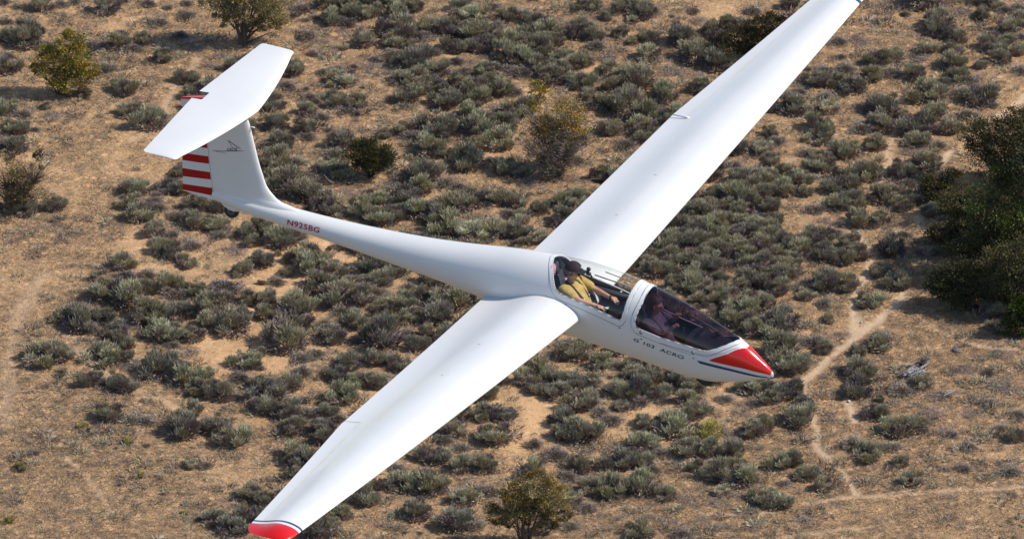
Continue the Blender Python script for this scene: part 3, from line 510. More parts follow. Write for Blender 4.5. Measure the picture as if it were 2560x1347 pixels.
def tree(name, label, cat, foot, blobs, n_, cols, size=(.045, .095), limbs=9, trunk_r=.06, twn=60, seed=1, up=.4, wid=.45, ntr=2, tw_col=(.10, .08, .065), clus=85):
    n_ = int(n_*2.2); r = np.random.default_rng(seed); g, s, V, F_, C_, cen = leaf_cloud(r, [(a, b, c*1.1, d*1.1) for a, b, c, d in blobs], foot, n_, cols, size, wid, up, clus)
    root = empty(name, (g[0], g[1], gz(g[0], g[1])-.03)); tag(root, label, cat)
    fast_mesh('crown', V, F_, treem, root, C_)
    for t_ in range(ntr):
        TV = []; TF = []; b0 = r.normal(size=2)*trunk_r*(2.2 if ntr > 1 else .2)
        order = list(range(len(cen)))
        for k in range(max(1, limbs//ntr)):
            c = np.array(cen[order[(k+t_) % len(cen)]])+r.normal(size=3)*np.array([.3, .3, .15])*(.5+.3*np.abs(cen[0][2])); st = np.array([b0[0], b0[1], -.05]); mid = st*.4+c*.6*np.array([.6, .6, .9])+r.normal(size=3)*.06
            v, f = limb([st, st*.7+mid*.3+[0, 0, .05], mid, c], [trunk_r*(1 if k == 0 else .6), trunk_r*.75*(1 if k == 0 else .6), trunk_r*.35, trunk_r*.1]); TF += [[a+len(TV) for a in q] for q in f]; TV += v
        mesh_obj('trunk', TV, TF, bark, root)
    if twn:
        org = np.array([c*np.array([.7, .7, .55]) for c in cen]+[np.array([0, 0, .05])]); q = twigs(int(twn*1.6), r, (.4, 1.15), up=1.1, rad=.010, curl=.35, origin=org, seg=4, col=tw_col); fast_mesh('twigs', q[0], q[1], woodm, root, q[2])
    return root
YG = [(.30, .26, .05), (.38, .31, .055), (.22, .19, .06), (.33, .23, .07)]; BR = [(.29, .23, .11), (.33, .27, .12), (.23, .19, .11), (.37, .28, .10)]
DK = [(.10, .10, .04), (.13, .125, .05), (.085, .08, .045), (.15, .12, .065)]; GN = [(.17, .23, .05), (.22, .26, .055), (.11, .15, .045)]; RED = [(.46, .27, .05), (.40, .34, .05), (.28, .19, .09), (.24, .20, .12)]
tree('tree', 'yellow-green leafy small tree with a dark shadow at the upper left', 'tree', (160, 236), [(180, 112, 34, 26), (130, 145, 44, 26), (200, 155, 38, 30), (165, 190, 44, 24), (228, 182, 20, 14), (176, 84, 14, 12), (100, 165, 20, 12)], 5600, YG, seed=11, twn=70)
tree('tree', 'dark brown-olive tree at the top edge, above the tailplane', 'tree', (615, 112), [(550, -5, 44, 34), (610, 15, 54, 34), (675, 0, 50, 40), (575, 45, 36, 18), (685, 55, 34, 30), (640, -60, 60, 40), (630, 60, 30, 16)], 7500, BR, seed=12, limbs=12, trunk_r=.09, twn=110)
tree('bare_shrub', 'tall half-bare twiggy shrub at the left edge of the photo', 'shrub', (45, 528), [(20, 430, 40, 40), (60, 470, 46, 36), (100, 400, 22, 34), (20, 490, 40, 30)], 1500, BR+[(.09, .075, .06)], seed=13, limbs=16, trunk_r=.035, twn=420, ntr=3)
tree('yellowing_shrub', 'half-bare shrub with yellow and orange leaves left of the upper wing', 'shrub', (1385, 425), [(1348, 228, 26, 20), (1340, 258, 20, 14), (1425, 268, 40, 18), (1355, 315, 34, 24), (1430, 310, 36, 20), (1400, 335, 50, 24), (1370, 345, 40, 16)], 3600, RED, seed=14, clus=22, limbs=14, trunk_r=.035, twn=300, ntr=4, tw_col=(.26, .21, .18))
tree('grey_bush', 'leafless purple-grey bush at the foot of the yellowing shrub', 'shrub', (1395, 440), [(1380, 375, 52, 34), (1420, 385, 46, 34), (1350, 395, 40, 24), (1430, 350, 36, 24)], 3600, [(.26, .21, .19), (.33, .27, .23), (.20, .165, .14), (.27, .26, .15)], size=(.08, .17), wid=.14, up=1.0, seed=41, limbs=10, trunk_r=.02, twn=330, ntr=3, tw_col=(.26, .21, .18))
tree('olive_bush', 'rounded olive-green bush above the tail boom, taller than the sagebrush around it', 'shrub', (925, 444), [(900, 390, 34, 26), (945, 385, 34, 32), (915, 365, 30, 18), (950, 410, 30, 22)], 4200, [(.12, .115, .045), (.16, .14, .05), (.09, .09, .045)], size=(.07, .15), wid=.2, up=1.2, seed=15, limbs=8, trunk_r=.03, twn=150, ntr=3)
tree('tree', 'brownish-yellow spreading tree cut by the bottom edge, with a dark shadow', 'tree', (1322, 1362), [(1340, 1205, 44, 22), (1285, 1232, 40, 22), (1375, 1240, 40, 24), (1250, 1278, 34, 18), (1318, 1265, 40, 20), (1405, 1282, 26, 14)], 6000, BR+[(.22, .15, .035)], seed=16, limbs=14, trunk_r=.06, twn=240)
tree('sprout', 'small bright green sapling beside the brown tree at the bottom', 'tree', (1366, 1330), [(1375, 1295, 22, 16), (1362, 1310, 16, 10)], 1100, [(.17, .19, .025), (.13, .15, .03)], seed=17, limbs=4, trunk_r=.02, twn=10, ntr=2)
tree('olive_shrub', 'dark olive shrub half hidden behind the rear edge of the upper wing', 'shrub', (1870, 150), [(1850, 105, 50, 28), (1900, 80, 46, 30), (1880, 130, 50, 22), (1930, 60, 40, 30)], 4500, [(.09, .075, .03), (.11, .085, .035), (.06, .05, .03)], seed=18, limbs=8, trunk_r=.04, twn=70)
tree('dark_tree', 'uppermost dark brown-green tree of the grove at the right edge', 'tree', (2500, 455), [(2450, 345, 50, 46), (2520, 330, 56, 48), (2490, 400, 56, 36), (2560, 380, 50, 50), (2545, 290, 36, 24)], 8000, BR[2:3]+DK+[(.08, .065, .035)], seed=19, limbs=12, trunk_r=.08, twn=60)
tree('dark_tree', 'bright-topped green tree in the upper half of the grove at the right edge', 'tree', (2530, 560), [(2525, 420, 46, 30), (2560, 450, 50, 44), (2500, 490, 52, 36), (2560, 520, 50, 36)], 8500, GN+DK, seed=20, limbs=12, trunk_r=.09, twn=20)
tree('dark_tree', 'broad green tree in the middle of the grove at the right edge', 'tree', (2520, 700), [(2465, 505, 56, 40), (2530, 540, 66, 64), (2480, 590, 50, 46), (2560, 620, 50, 60), (2500, 650, 46, 36)], 12000, GN[2:]+DK+GN[:1], seed=21, limbs=14, trunk_r=.12, twn=40)
tree('dark_tree', 'nearly black low tree at the left side of the grove', 'tree', (2415, 640), [(2395, 515, 46, 42), (2440, 560, 40, 40), (2400, 590, 46, 34), (2430, 500, 30, 24)], 6500, DK, seed=22, limbs=10, trunk_r=.07, twn=40)
tree('dark_tree', 'dark shaded tree at the right edge low in the grove', 'tree', (2560, 790), [(2560, 640, 46, 46), (2530, 700, 44, 40), (2590, 720, 50, 50)], 6500, DK, seed=23, limbs=10, trunk_r=.08, twn=20)
tree('dark_tree', 'small dark tree on the shaded left flank of the grove, above the juniper-like bush', 'tree', (2455, 705), [(2430, 610, 44, 40), (2475, 650, 44, 40), (2420, 660, 40, 28), (2470, 570, 40, 36)], 6500, DK, seed=27, limbs=10, trunk_r=.08, twn=30)
tree('dark_tree', 'tall dark tree cut by the right edge, casting the deep shadow across the grove', 'tree', (2625, 690), [(2590, 400, 60, 50), (2650, 450, 70, 60), (2580, 480, 50, 50), (2640, 560, 80, 60), (2700, 520, 60, 70), (2590, 590, 40, 40)], 10000, DK, seed=30, limbs=12, trunk_r=.12, twn=20, size=(.07, .13))
tree('dark_tree', 'dark tree mostly outside the right edge, behind the lower grove', 'tree', (2650, 560), [(2600, 330, 60, 50), (2660, 380, 70, 60), (2610, 430, 60, 40), (2700, 300, 60, 60)], 8000, DK, seed=31, limbs=12, trunk_r=.12, twn=20, size=(.07, .13))
tree('dark_tree', 'dark tree low in the grove, behind the bright green bush', 'tree', (2505, 770), [(2500, 660, 50, 40), (2460, 700, 40, 34), (2530, 720, 46, 34), (2500, 735, 40, 22)], 6500, DK, seed=28, limbs=10, trunk_r=.08, twn=20)
tree('dark_bush', 'low dark olive bush in the deep shade left of the grove middle', 'shrub', (2375, 612), [(2360, 580, 40, 18), (2400, 575, 36, 20)], 3000, DK, seed=29, limbs=6, trunk_r=.03, twn=20)
tree('juniper_bush', 'rounded dark green juniper-like bush standing below the grove', 'shrub', (2412, 768), [(2400, 670, 40, 26), (2360, 700, 40, 28), (2430, 705, 44, 32), (2400, 735, 44, 24)], 8500, [(.07, .075, .035), (.05, .055, .028), (.09, .09, .045)], seed=24, limbs=8, trunk_r=.06, twn=20)
tree('green_bush', 'bright green bush at the right edge below the grove', 'shrub', (2545, 838), [(2545, 770, 24, 30), (2530, 805, 26, 24), (2565, 800, 26, 30)], 3600, [(.06, .10, .015), (.04, .065, .015), (.03, .045, .015)], seed=25, limbs=6, trunk_r=.04, twn=10)
tree('dark_bush', 'dark low bush in the shade on the left flank of the grove', 'shrub', (2340, 500), [(2330, 460, 36, 20), (2380, 450, 30, 22), (2350, 480, 40, 16)], 3600, DK+[(.07, .065, .045)], seed=26, limbs=6, trunk_r=.03, twn=40)
# ------------------------------------------------------------------ grey dead wood
def log_thing(name, label, cat, x, y, n_, spreadx, spready, L, rad, seed, col=(.36, .35, .35)):
    r = np.random.default_rng(seed); g = px_ground(x, y); root = empty(name, (g[0], g[1], gz(g[0], g[1]))); tag(root, label, cat)
    m = speck(M('weathered_grey_wood', col, .8), tuple(c*.6 for c in col), tuple(min(1, c*1.25) for c in col), 40, .6)
    for i in range(n_):
        st = np.array([r.normal()*spreadx, r.normal()*spready, r.uniform(.02, .12)]); a = r.normal()*.5+.35; ln = r.uniform(*L); d = np.array([math.cos(a), math.sin(a), r.uniform(-.05, .35)]); k = r.normal(size=3)*.05
        v, f = limb([st, st+d*ln*.35+k, st+d*ln*.7-k, st+d*ln], [rad*r.uniform(.6, 1.1), rad*r.uniform(.6, 1), rad*.6, rad*.3]); f = f+[[5, 4, 3, 2, 1, 0]]
        mesh_obj('branch', v, f, m, root)
    return root
log_thing('dead_wood_pile', 'grey weathered dead wood heap on the sand below the grove', 'dead wood', 2268, 940, 34, .24, .22, (.2, .6), .035, 31)
log_thing('stump', 'blackened upturned stump beside the grey dead wood heap', 'stump', 2300, 912, 9, .06, .05, (.15, .4), .05, 32, col=(.10, .09, .09))
log_thing('fallen_branch', 'pale grey fallen branch lying at the left edge of the photo', 'branch', 12, 586, 1, .01, .01, (.5, .6), .018, 33, col=(.45, .42, .38))
log_thing('fallen_branch', 'grey fallen branches on the sand below the dead wood heap', 'branch', 2355, 992, 4, .15, .1, (.4, .8), .02, 34)
log_thing('fallen_branch', 'pale forked dead branch left of the dark grove', 'branch', 2395, 385, 3, .05, .03, (.2, .4), .025, 35, col=(.5, .42, .34))
log_thing('fallen_branch', 'bare fallen branches on the sand under the yellowing shrub', 'branch', 1425, 460, 4, .3, .1, (.4, .9), .015, 36, col=(.2, .17, .14))
def rock(label, x, y, w_, seed, col=(.3, .29, .28)):
    g = px_ground(x, y); r = np.random.default_rng(seed); b = bmesh.new(); bmesh.ops.create_icosphere(b, subdivisions=2, radius=w_/75/2)
    for v in b.verts: v.co *= r.uniform(.8, 1.15); v.co.z *= .7
    me = bpy.data.meshes.new('rock'); b.to_mesh(me); b.free(); me.materials.append(speck(M('rock', col, .9), tuple(c*.7 for c in col), col, 30, .4)); o = bpy.data.objects.new('rock', me); C.objects.link(o)
    o.location = (g[0], g[1], gz(g[0], g[1])+w_/75*.15); tag(o, label, 'rock'); return o
rock('dark grey rock on the sand between dead wood heap and grove', 2390, 876, 20, 1, (.13, .13, .135))
rock('small white stone at the lower right, beside the thin trail', 2122, 1004, 8, 2, (.6, .58, .55)); rock('small pale stone left of the bare trail fork', 2153, 808, 6, 3, (.5, .48, .45))

# ------------------------------------------------------------------ ground litter: tufts and twigs nobody could count
r = np.random.default_rng(9); N_ = 120000
X = r.uniform(-20.5, 20.5, N_); Y = r.uniform(-21.5, 23.5, N_); lt, br_, pm = litter_at(X, Y)
cl_ = vnoise(X, Y, .55, 41)*.6+vnoise(X, Y, .2, 42)*.4
ok = r.random(N_) < np.clip(.12+1.15*lt, 0, 1)*(cl_ > .42)*(1-pm); X, Y = X[ok], Y[ok]; m_ = len(X)
Z = height(X, Y)-.004; P = np.stack([X, Y, Z], -1); flatm = r.random(m_) < .72
d = r.normal(size=(m_, 3)); d[:, 2] = np.where(flatm, abs(d[:, 2])*.22, abs(d[:, 2])+1); d = unit(d)
cc = np.array([[.16, .115, .075], [.24, .175, .11], [.12, .10, .085], [.33, .25, .14], [.17, .15, .08]])[r.integers(5, size=m_)]*r.uniform(.7, 1.3, (m_, 1))
q = kites(P, d, r.uniform(.05, .14, m_), r.uniform(.010, .026, m_), cc*1.0, r, cross=False)
o = fast_mesh('dry_litter', q[0], q[1], woodm, None, q[2]); tag(o, 'dry grass stubble and twig litter covering the sandy ground', 'litter', kind='stuff')
N_ = 6500; X = r.uniform(-20.5, 20.5, N_); Y = r.uniform(-21.5, 23.5, N_); lt, br_, pm = litter_at(X, Y); ok = (r.random(N_) < .35+.6*lt)*(pm < .3)*(br_ < .4); X, Y = X[ok], Y[ok]
Vs = []; Fs = []; Cs = []; off = 0; tv = [twigs(9, r, (.10, .30), up=.4, rad=.006, spread=.05, curl=.6, seg=2, col=(.20, .17, .14)) for _ in range(24)]
for x, y in zip(X, Y):
    a = tv[r.integers(24)]; s_ = r.uniform(.5, 1.3); Vs.append(a[0]*s_+np.array([x, y, gz(x, y)])); Fs.append(a[1]+off); Cs.append(a[2]*r.uniform(.6, 1.8)); off += len(a[0])
o = fast_mesh('twig_litter', np.concatenate(Vs), np.concatenate(Fs), woodm, None, np.concatenate(Cs)); tag(o, 'small dead twigs lying among the shrubs', 'twigs', kind='stuff')
N_ = 10000; X = r.uniform(-20.5, 20.5, N_); Y = r.uniform(-21.5, 23.5, N_); lt, br_, pm = litter_at(X, Y)
PX = np.array([px_ground(q[0], q[1])[:2] for q in plants]); dn = np.array([(np.hypot(PX[:, 0]-x, (PX[:, 1]-y)*.8) < 1.7).sum() for x, y in zip(X, Y)])
ok = (r.random(N_) < np.clip(.03+.16*dn, 0, .85))*(pm < .15)*(br_ < .5); X, Y = X[ok], Y[ok]
Vs = []; Fs = []; Cs = []; off = 0; sv = []
for k in range(16):
    m_ = 46; th = r.uniform(0, 6.28, m_); rd_ = .13*np.sqrt(r.random(m_)); P = np.stack([rd_*np.cos(th), rd_*np.sin(th), r.uniform(0, .03, m_)], -1); d = unit(np.stack([np.cos(th)*.8, np.sin(th)*.8, r.uniform(.2, 1.4, m_)], -1)+r.normal(size=(m_, 3))*.3)
    base = [SAGE, GREYB, PURP, GREYB*.8+SAGE*.3][k % 4]; sv.append(kites(P, d, r.uniform(.07, .19, m_), r.uniform(.012, .026, m_), base*r.uniform(.6, 1.3, (m_, 1)), r, cross=False))
for x, y in zip(X, Y):
    a = sv[r.integers(16)]; s_ = r.uniform(.5, 1.2)+.9*r.random()**4; Vs.append(a[0]*np.array([s_, s_, s_*r.uniform(.6, 1)])+np.array([x, y, gz(x, y)])); Fs.append(a[1]+off); Cs.append(a[2]*r.uniform(.45, .9)); off += len(a[0])
o = fast_mesh('low_tufts', np.concatenate(Vs), np.concatenate(Fs), leafm, None, np.concatenate(Cs)); tag(o, 'low dry tufts and seedlings between the shrubs', 'tufts', kind='stuff')
# scrub carrying on outside the photograph: one mass, instanced on points
pts = []
for t_ in range(6000):
    x = r.uniform(-75, 75); y = r.uniform(-70, 95)
    if abs(x) < 19.5+.02*y and -20.5 < y < 22: continue
    if vnoise(np.array([x]), np.array([y]), 7, 51)[0] < .42: continue
    pts.append((x, y, 0))
for t_ in range(5000):
    x = r.uniform(440, 2150); y = r.uniform(0, 1340)
    if min(abs((y-1345+(x-680)*.905)/1.35)-95, abs(y-(500+(x-540)*.31))/.95-80, 400*((x < 460) or (x > 1930))+(abs(y-260) if x < 740 else 999)-110) > 0: continue
    if min(math.hypot(x-q[0], (y-q[1])*1.2) for q in plants) < 52: continue
    g = px_ground(x, y)
    if any(math.hypot(g[0]-q[0], g[1]-q[1]) < .75 for q in pts[-400:] if abs(q[0]) < 19): continue
    pts.append((g[0], g[1], gz(g[0], g[1])))
me = bpy.data.meshes.new('outer_scrub'); me.from_pydata(pts, [], []); o = bpy.data.objects.new('outer_scrub', me); C.objects.link(o); tag(o, 'sagebrush carrying on beyond the edges of the photo', 'shrubs', kind='stuff')
src = [q for q in bpy.data.objects if q.type == 'MESH' and q.data in (pme['g'][0], pme['g'][1])][:1][0]
ng = bpy.data.node_groups.new('scatter_scrub', 'GeometryNodeTree'); ng.interface.new_socket('Geometry', in_out='INPUT', socket_type='NodeSocketGeometry'); ng.interface.new_socket('Geometry', in_out='OUTPUT', socket_type='NodeSocketGeometry')
a = ng.nodes.new('NodeGroupInput'); b = ng.nodes.new('NodeGroupOutput'); ip = ng.nodes.new('GeometryNodeInstanceOnPoints'); oi = ng.nodes.new('GeometryNodeObjectInfo'); oi.inputs['Object'].default_value = src
rv = ng.nodes.new('FunctionNodeRandomValue'); rv.data_type = 'FLOAT_VECTOR'; rv.inputs[0].default_value = (0, 0, 0); rv.inputs[1].default_value = (0, 0, 6.28)
rs = ng.nodes.new('FunctionNodeRandomValue'); rs.data_type = 'FLOAT'; rs.inputs[2].default_value = .6; rs.inputs[3].default_value = 1.3
ng.links.new(a.outputs[0], ip.inputs['Points']); ng.links.new(oi.outputs['Geometry'], ip.inputs['Instance']); ng.links.new(rv.outputs[0], ip.inputs['Rotation']); ng.links.new(rs.outputs[1], ip.inputs['Scale']); ng.links.new(ip.outputs[0], b.inputs[0])
md = o.modifiers.new('scatter', 'NODES'); md.node_group = ng
# ================================================================== GLIDER (own frame: X forward from the nose, Y left, Z up)
RC = np.array([[0.90927339,0.40944053,0.07470178],[-0.2450733,0.38164878,0.89122572],[0.33639409,-0.82867524,0.44736602]]); TC = np.array([3.22378518,-1.31075407,-148.10426422])
MCW = np.array([[1, 0, 0], [0, SD, -CD], [0, CD, SD]])
GR = MCW@RC; GT = MCW@TC+CAM
glider = empty('glider'); mw = Matrix.Identity(4)
for i in range(3):
    for j in range(3): mw[i][j] = GR[i, j]
    mw[i][3] = GT[i]
glider.matrix_world = mw
tag(glider, 'white two-seat glider with red nose and red-striped rudder, flying over the scrub', 'glider')
SK = np.array([0.0, 0.03, 0.1, 0.2, 0.35, 0.55, 0.8, 1.1, 1.4, 1.7, 2.0, 2.3, 2.6, 3.0, 3.4, 3.8, 4.3, 4.8, 5.3, 5.8, 6.3, 6.8, 7.2, 7.45, 7.71]); WK = np.array([0.012, 0.03, 0.06, 0.095, 0.14, 0.19, 0.24, 0.285, 0.315, 0.335, 0.348, 0.355, 0.355, 0.35, 0.335, 0.31, 0.272, 0.236, 0.205, 0.178, 0.156, 0.137, 0.118, 0.082, 0.042]); ZTK = np.array([0.0328, 0.0631, 0.125, 0.1957, 0.3, 0.3967, 0.4896, 0.5966, 0.6772, 0.75, 0.7953, 0.8308, 0.8434, 0.816, 0.7797, 0.7201, 0.6397, 0.5785, 0.5387, 0.5127, 0.5004, 0.5, 0.5, 0.498, 0.475]); ZBK = np.array([-0.0193, -0.0322, -0.0623, -0.1035, -0.1602, -0.222, -0.27, -0.292, -0.2685, -0.2381, -0.2131, -0.1929, -0.1677, -0.1166, -0.0512, 0.0136, 0.0775, 0.1282, 0.1669, 0.2045, 0.238, 0.264, 0.29, 0.317, 0.352])
def hermite(x, K, Y):
    x = np.clip(x, K[0], K[-1]); i = np.clip(np.searchsorted(K, x, side='right')-1, 0, len(K)-2); h = np.diff(K); s = np.diff(Y)/h
    m = np.empty(len(K)); m[1:-1] = np.where(s[:-1]*s[1:] > 0, 2*s[:-1]*s[1:]/(s[:-1]+s[1:]+1e-12*np.sign(s[:-1]+s[1:]+1e-15)), 0); m[0] = s[0]; m[-1] = s[-1]
    t = (x-K[i])/h[i]; return (1+2*t)*(1-t)**2*Y[i]+t*(1-t)**2*h[i]*m[i]+t*t*(3-2*t)*Y[i+1]+t*t*(t-1)*h[i]*m[i+1]
NE = 2.12
def fus(s, th, off=0.0):
    """skin point; th signed angle from the top in radians, positive left"""
    s = np.asarray(s, float); th = np.asarray(th, float)
    w_ = hermite(s, SK, WK); a = hermite(s, SK, ZTK); b = hermite(s, SK, ZBK); c, sn = np.cos(th), np.sin(th)
    return np.stack([-s, w_*np.sign(sn)*np.abs(sn)**(2/NE), (a+b)/2+(a-b)/2*np.sign(c)*np.abs(c)**(2/NE)], -1)
def fusn(s, th, e=2e-3):
    s = np.asarray(s, float); th = np.asarray(th, float)
    ds = fus(s+e, th)-fus(np.maximum(s-e, .0005), th); dt = fus(s, th+.02)-fus(s, th-.02); n_ = np.cross(ds, dt); n_ = unit(n_)
    c = fus(s, th); ctr = np.stack([c[..., 0], 0*c[..., 1], (hermite(s, SK, ZTK)+hermite(s, SK, ZBK))/2], -1)
    return n_*np.sign(np.sum(n_*(c-ctr), -1)+1e-9)[..., None]
def clip_grid(us, vs, f):
    """(u,v) grid clipped to f>=0 by marching; returns params and polygons"""
    U, Vv = np.meshgrid(us, vs, indexing='ij'); val = f(U, Vv); nu, nv = U.shape; P_ = list(zip(U.ravel(), Vv.ravel())); idx_ = np.arange(nu*nv).reshape(nu, nv); vf = val.ravel(); out = []; cut = {}
    q = np.stack([idx_[:-1, :-1], idx_[1:, :-1], idx_[1:, 1:], idx_[:-1, 1:]], -1).reshape(-1, 4); pos = (vf[q] >= 0); full = pos.all(1); part = pos.any(1) & ~full
    out += [tuple(a) for a in q[full]]
    def edge(a, b):
        k = (min(a, b), max(a, b))
        if k not in cut:
            t = vf[a]/(vf[a]-vf[b]); cut[k] = len(P_); P_.append((P_[a][0]+t*(P_[b][0]-P_[a][0]), P_[a][1]+t*(P_[b][1]-P_[a][1])))
        return cut[k]
    for a in q[part]:
        for tri in ((a[0], a[1], a[2]), (a[0], a[2], a[3])):
            poly = []
            for i in range(3):
                p0, p1 = int(tri[i]), int(tri[(i+1) % 3])
                if vf[p0] >= 0: poly.append(p0)
                if (vf[p0] >= 0) != (vf[p1] >= 0): poly.append(edge(p0, p1))
            if len(poly) >= 3: out.append(tuple(poly))
    P_ = np.array(P_, float); used = sorted({i for f_ in out for i in f_}); mp = {a: i for i, a in enumerate(used)}
    return P_[used], [tuple(mp[i] for i in f_) for f_ in out]
def fus_part(name, us, vs, f, off, mat, parent=glider, thick=0):
    P_, Fc = clip_grid(us, vs, f); n_ = fusn(P_[:, 0], P_[:, 1]); V = fus(P_[:, 0], P_[:, 1])+n_*off
    o = mesh_obj(name, V, Fc, mat, parent, normals=n_)
    if thick:
        m = o.modifiers.new('shell', 'SOLIDIFY'); m.thickness = thick; m.offset = -1 if thick > 0 else 1
    return o
KD = .0061
FW = [(.485,0),(.53,25),(.604,45.5),(.707,63),(.77,70),(.82,74.2),(.87,76),(.93,77),(1.157,79),(1.42,82),(1.68,82.3),(1.73,81.3),(1.755,78.5),(1.76,74.5),(1.745,62),(1.712,40),(1.705,0)]
RW = [(1.895,0),(1.898,15),(1.918,46),(1.928,64),(1.938,76),(1.955,79.8),(1.99,80.6),(2.229,77.8),(2.506,74.8),(2.72,72),(2.80,70),(2.845,66.5),(2.875,60.8),(2.925,45),(2.985,23),(3.009,12),(3.03,0)]
def poly_sdf(S_, T_, W_p):
    """positive inside; S in m, T angle (rad) -> metric"""
    pts_ = [(a, b*KD) for a, b in W_p]+[(a, -b*KD) for a, b in W_p[::-1] if b > 0]; X_ = S_; Y_ = np.degrees(T_)*KD
    D_ = np.full(X_.shape, 1e9); ins = np.zeros(X_.shape, bool)
    for (x0, y0), (x1, y1) in zip(pts_, pts_[1:]+pts_[:1]):
        dx, dy = x1-x0, y1-y0
        if dx*dx+dy*dy < 1e-12: continue
        t = np.clip(((X_-x0)*dx+(Y_-y0)*dy)/(dx*dx+dy*dy), 0, 1); D_ = np.minimum(D_, np.hypot(X_-x0-t*dx, Y_-y0-t*dy))
        cnd = ((y0 > Y_) != (y1 > Y_)); xi = np.where(cnd, dx*(Y_-y0)/(dy if dy else 1e-9)+x0, 0); ins ^= cnd & (X_ < xi)
    return np.where(ins, D_, -D_)
fwf = lambda S_, T_: poly_sdf(S_, T_, FW); rwf = lambda S_, T_: poly_sdf(S_, T_, RW)
us = np.concatenate([[.0008, .004, .01, .018, .03, .045], np.arange(.07, .45, .02), np.arange(.45, 3.2, .0125), np.arange(3.2, 7.70, .05), [7.70]])
vs = np.linspace(-np.pi, np.pi, 181)
FR = .052; GP = .006
fus_part('fuselage', us, vs, lambda S_, T_: np.minimum(-fwf(S_, T_)-FR-GP, -rwf(S_, T_)-FR-GP), 0, paint)
V = [fus(7.70, t) for t in vs[:-1]]; mesh_obj('boom_end', V, [tuple(range(len(V)))], paint, glider, smooth=False)
V = [fus(.0008, t) for t in vs[:-1]]; mesh_obj('nose_tip', V, [tuple(range(len(V)))], paint, glider, smooth=False)
cus = np.arange(.40, 3.15, .0125); cvs = np.linspace(-1.85, 1.85, 150)
for nm, fn, gm, lb in (('front_canopy', fwf, glass_front, 'violet-tinted front canopy'), ('rear_canopy', rwf, glass_rear, 'clear rear canopy')):
    fr = fus_part(nm, cus, cvs, lambda S_, T_: np.minimum(FR+fn(S_, T_), -fn(S_, T_)), .004, paint, thick=.016); fr['label'] = lb
    fus_part('canopy_glass', cus, cvs, lambda S_, T_: fn(S_, T_)+.004, -.001, gm, fr)
    fus_part('panel_gap', cus, cvs, lambda S_, T_: np.minimum(FR+GP+.004+fn(S_, T_), -fn(S_, T_)-FR+.002), -.004, groove, fr)
    # rubber seal line round the glazing
    fus_part('canopy_seal', cus, cvs, lambda S_, T_: np.minimum(.006+fn(S_, T_), -fn(S_, T_)+.001), .0055, dark_mid, fr)
# cockpit tub: dark lining below the sills, closed by bulkheads, and a dark underside to the frames
def tub(S_, T_): return np.minimum(np.abs(T_)-np.radians(84), .03*0+1)
lus = np.arange(.46, 3.08, .03); lvs = np.linspace(np.radians(80), 2*np.pi-np.radians(80), 60)
S_, T_ = np.meshgrid(lus, lvs, indexing='ij'); Tq = np.where(T_ > np.pi, T_-2*np.pi, T_)
Pn = fus(S_, Tq)-fusn(S_, Tq)*.03; idq = np.arange(Pn.shape[0]*Pn.shape[1]).reshape(Pn.shape[:2])
mesh_obj('cockpit_lining', Pn.reshape(-1, 3), np.stack([idq[:-1, :-1], idq[1:, :-1], idq[1:, 1:], idq[:-1, 1:]], -1).reshape(-1, 4), dark_in, glider)
fus_part('canopy_underside', cus, cvs, lambda S_, T_: np.minimum(np.minimum(-fwf(S_, T_)-.001, -rwf(S_, T_)-.001), .10+np.maximum(fwf(S_, T_), rwf(S_, T_))), -.022, dark_mid)
def bulk(name, s, mat, shrink=.03, ztop=None, tilt=0):
    V = []
    for t in np.linspace(-np.pi, np.pi, 41)[:-1]:
        q = fus(s, t)-fusn(s, t)*shrink
        if ztop is not None: q[2] = min(q[2], ztop)
        q[0] += tilt*(q[2]-.2); V.append(q)
    return mesh_obj(name, V, [tuple(range(40))], mat, glider, smooth=False)
bulk('rear_bulkhead', 3.06, dark_in); bulk('front_bulkhead', .47, dark_in, .02)
def rbox(name, c, dim, mat, parent=glider, rot=(0, 0, 0), bev=.02):
    b = bmesh.new(); bmesh.ops.create_cube(b, size=1)
    for v in b.verts: v.co = Vector((v.co.x*dim[0], v.co.y*dim[1], v.co.z*dim[2]))
    if bev: bmesh.ops.bevel(b, geom=b.edges[:], offset=bev, segments=2, affect='EDGES')
    mt = Euler(rot).to_matrix()
    for v in b.verts: v.co = mt@v.co+Vector(c)
    me = bpy.data.meshes.new(name); b.to_mesh(me); b.free(); me.materials.append(mat); me.polygons.foreach_set('use_smooth', [True]*len(me.polygons)); o = bpy.data.objects.new(name, me); C.objects.link(o); o.parent = parent; return o
def tube(name, pts, rad, mat, parent=glider, seg=8, cap=True):
    rads = rad if isinstance(rad, (list, tuple)) else [rad]*len(pts); v, f = limb([np.array(q, float) for q in pts], rads, seg)
    if cap: f = f+[list(range(seg))[::-1], list(range((len(pts)-1)*seg, len(pts)*seg))]
    return mesh_obj(name, v, f, mat, parent)
# seats, panels, stick, rails
se = rbox('rear_seat', (-2.60, 0, .02), (.45, .34, .08), seat_cl, rot=(0, -.15, 0), bev=.03); rbox('seat_back', (-2.93, 0, .33), (.09, .42, .56), seat_cl, se, rot=(0, -.42, 0), bev=.03)
rbox('headrest', (-3.015, 0, .66), (.06, .20, .20), seat_cl, se, rot=(0, -.2, 0), bev=.03); rbox('seat_cushion', (-2.985, -.14, .69), (.05, .12, .17), seat_pink, se, bev=.02)
se = rbox('front_seat', (-1.48, 0, -.08), (.42, .28, .08), seat_cl, rot=(0, -.15, 0), bev=.03); rbox('seat_back', (-1.80, 0, .21), (.08, .42, .46), seat_cl, se, rot=(0, -.38, 0), bev=.03); rbox('seat_cushion', (-1.80, -.17, .30), (.08, .12, .20), seat_blue, se, rot=(0, -.3, 0), bev=.02)
ip_ = rbox('rear_instrument_panel', (-2.0, .0, .36), (.09, .36, .26), dark_in, rot=(0, .25, 0), bev=.03)
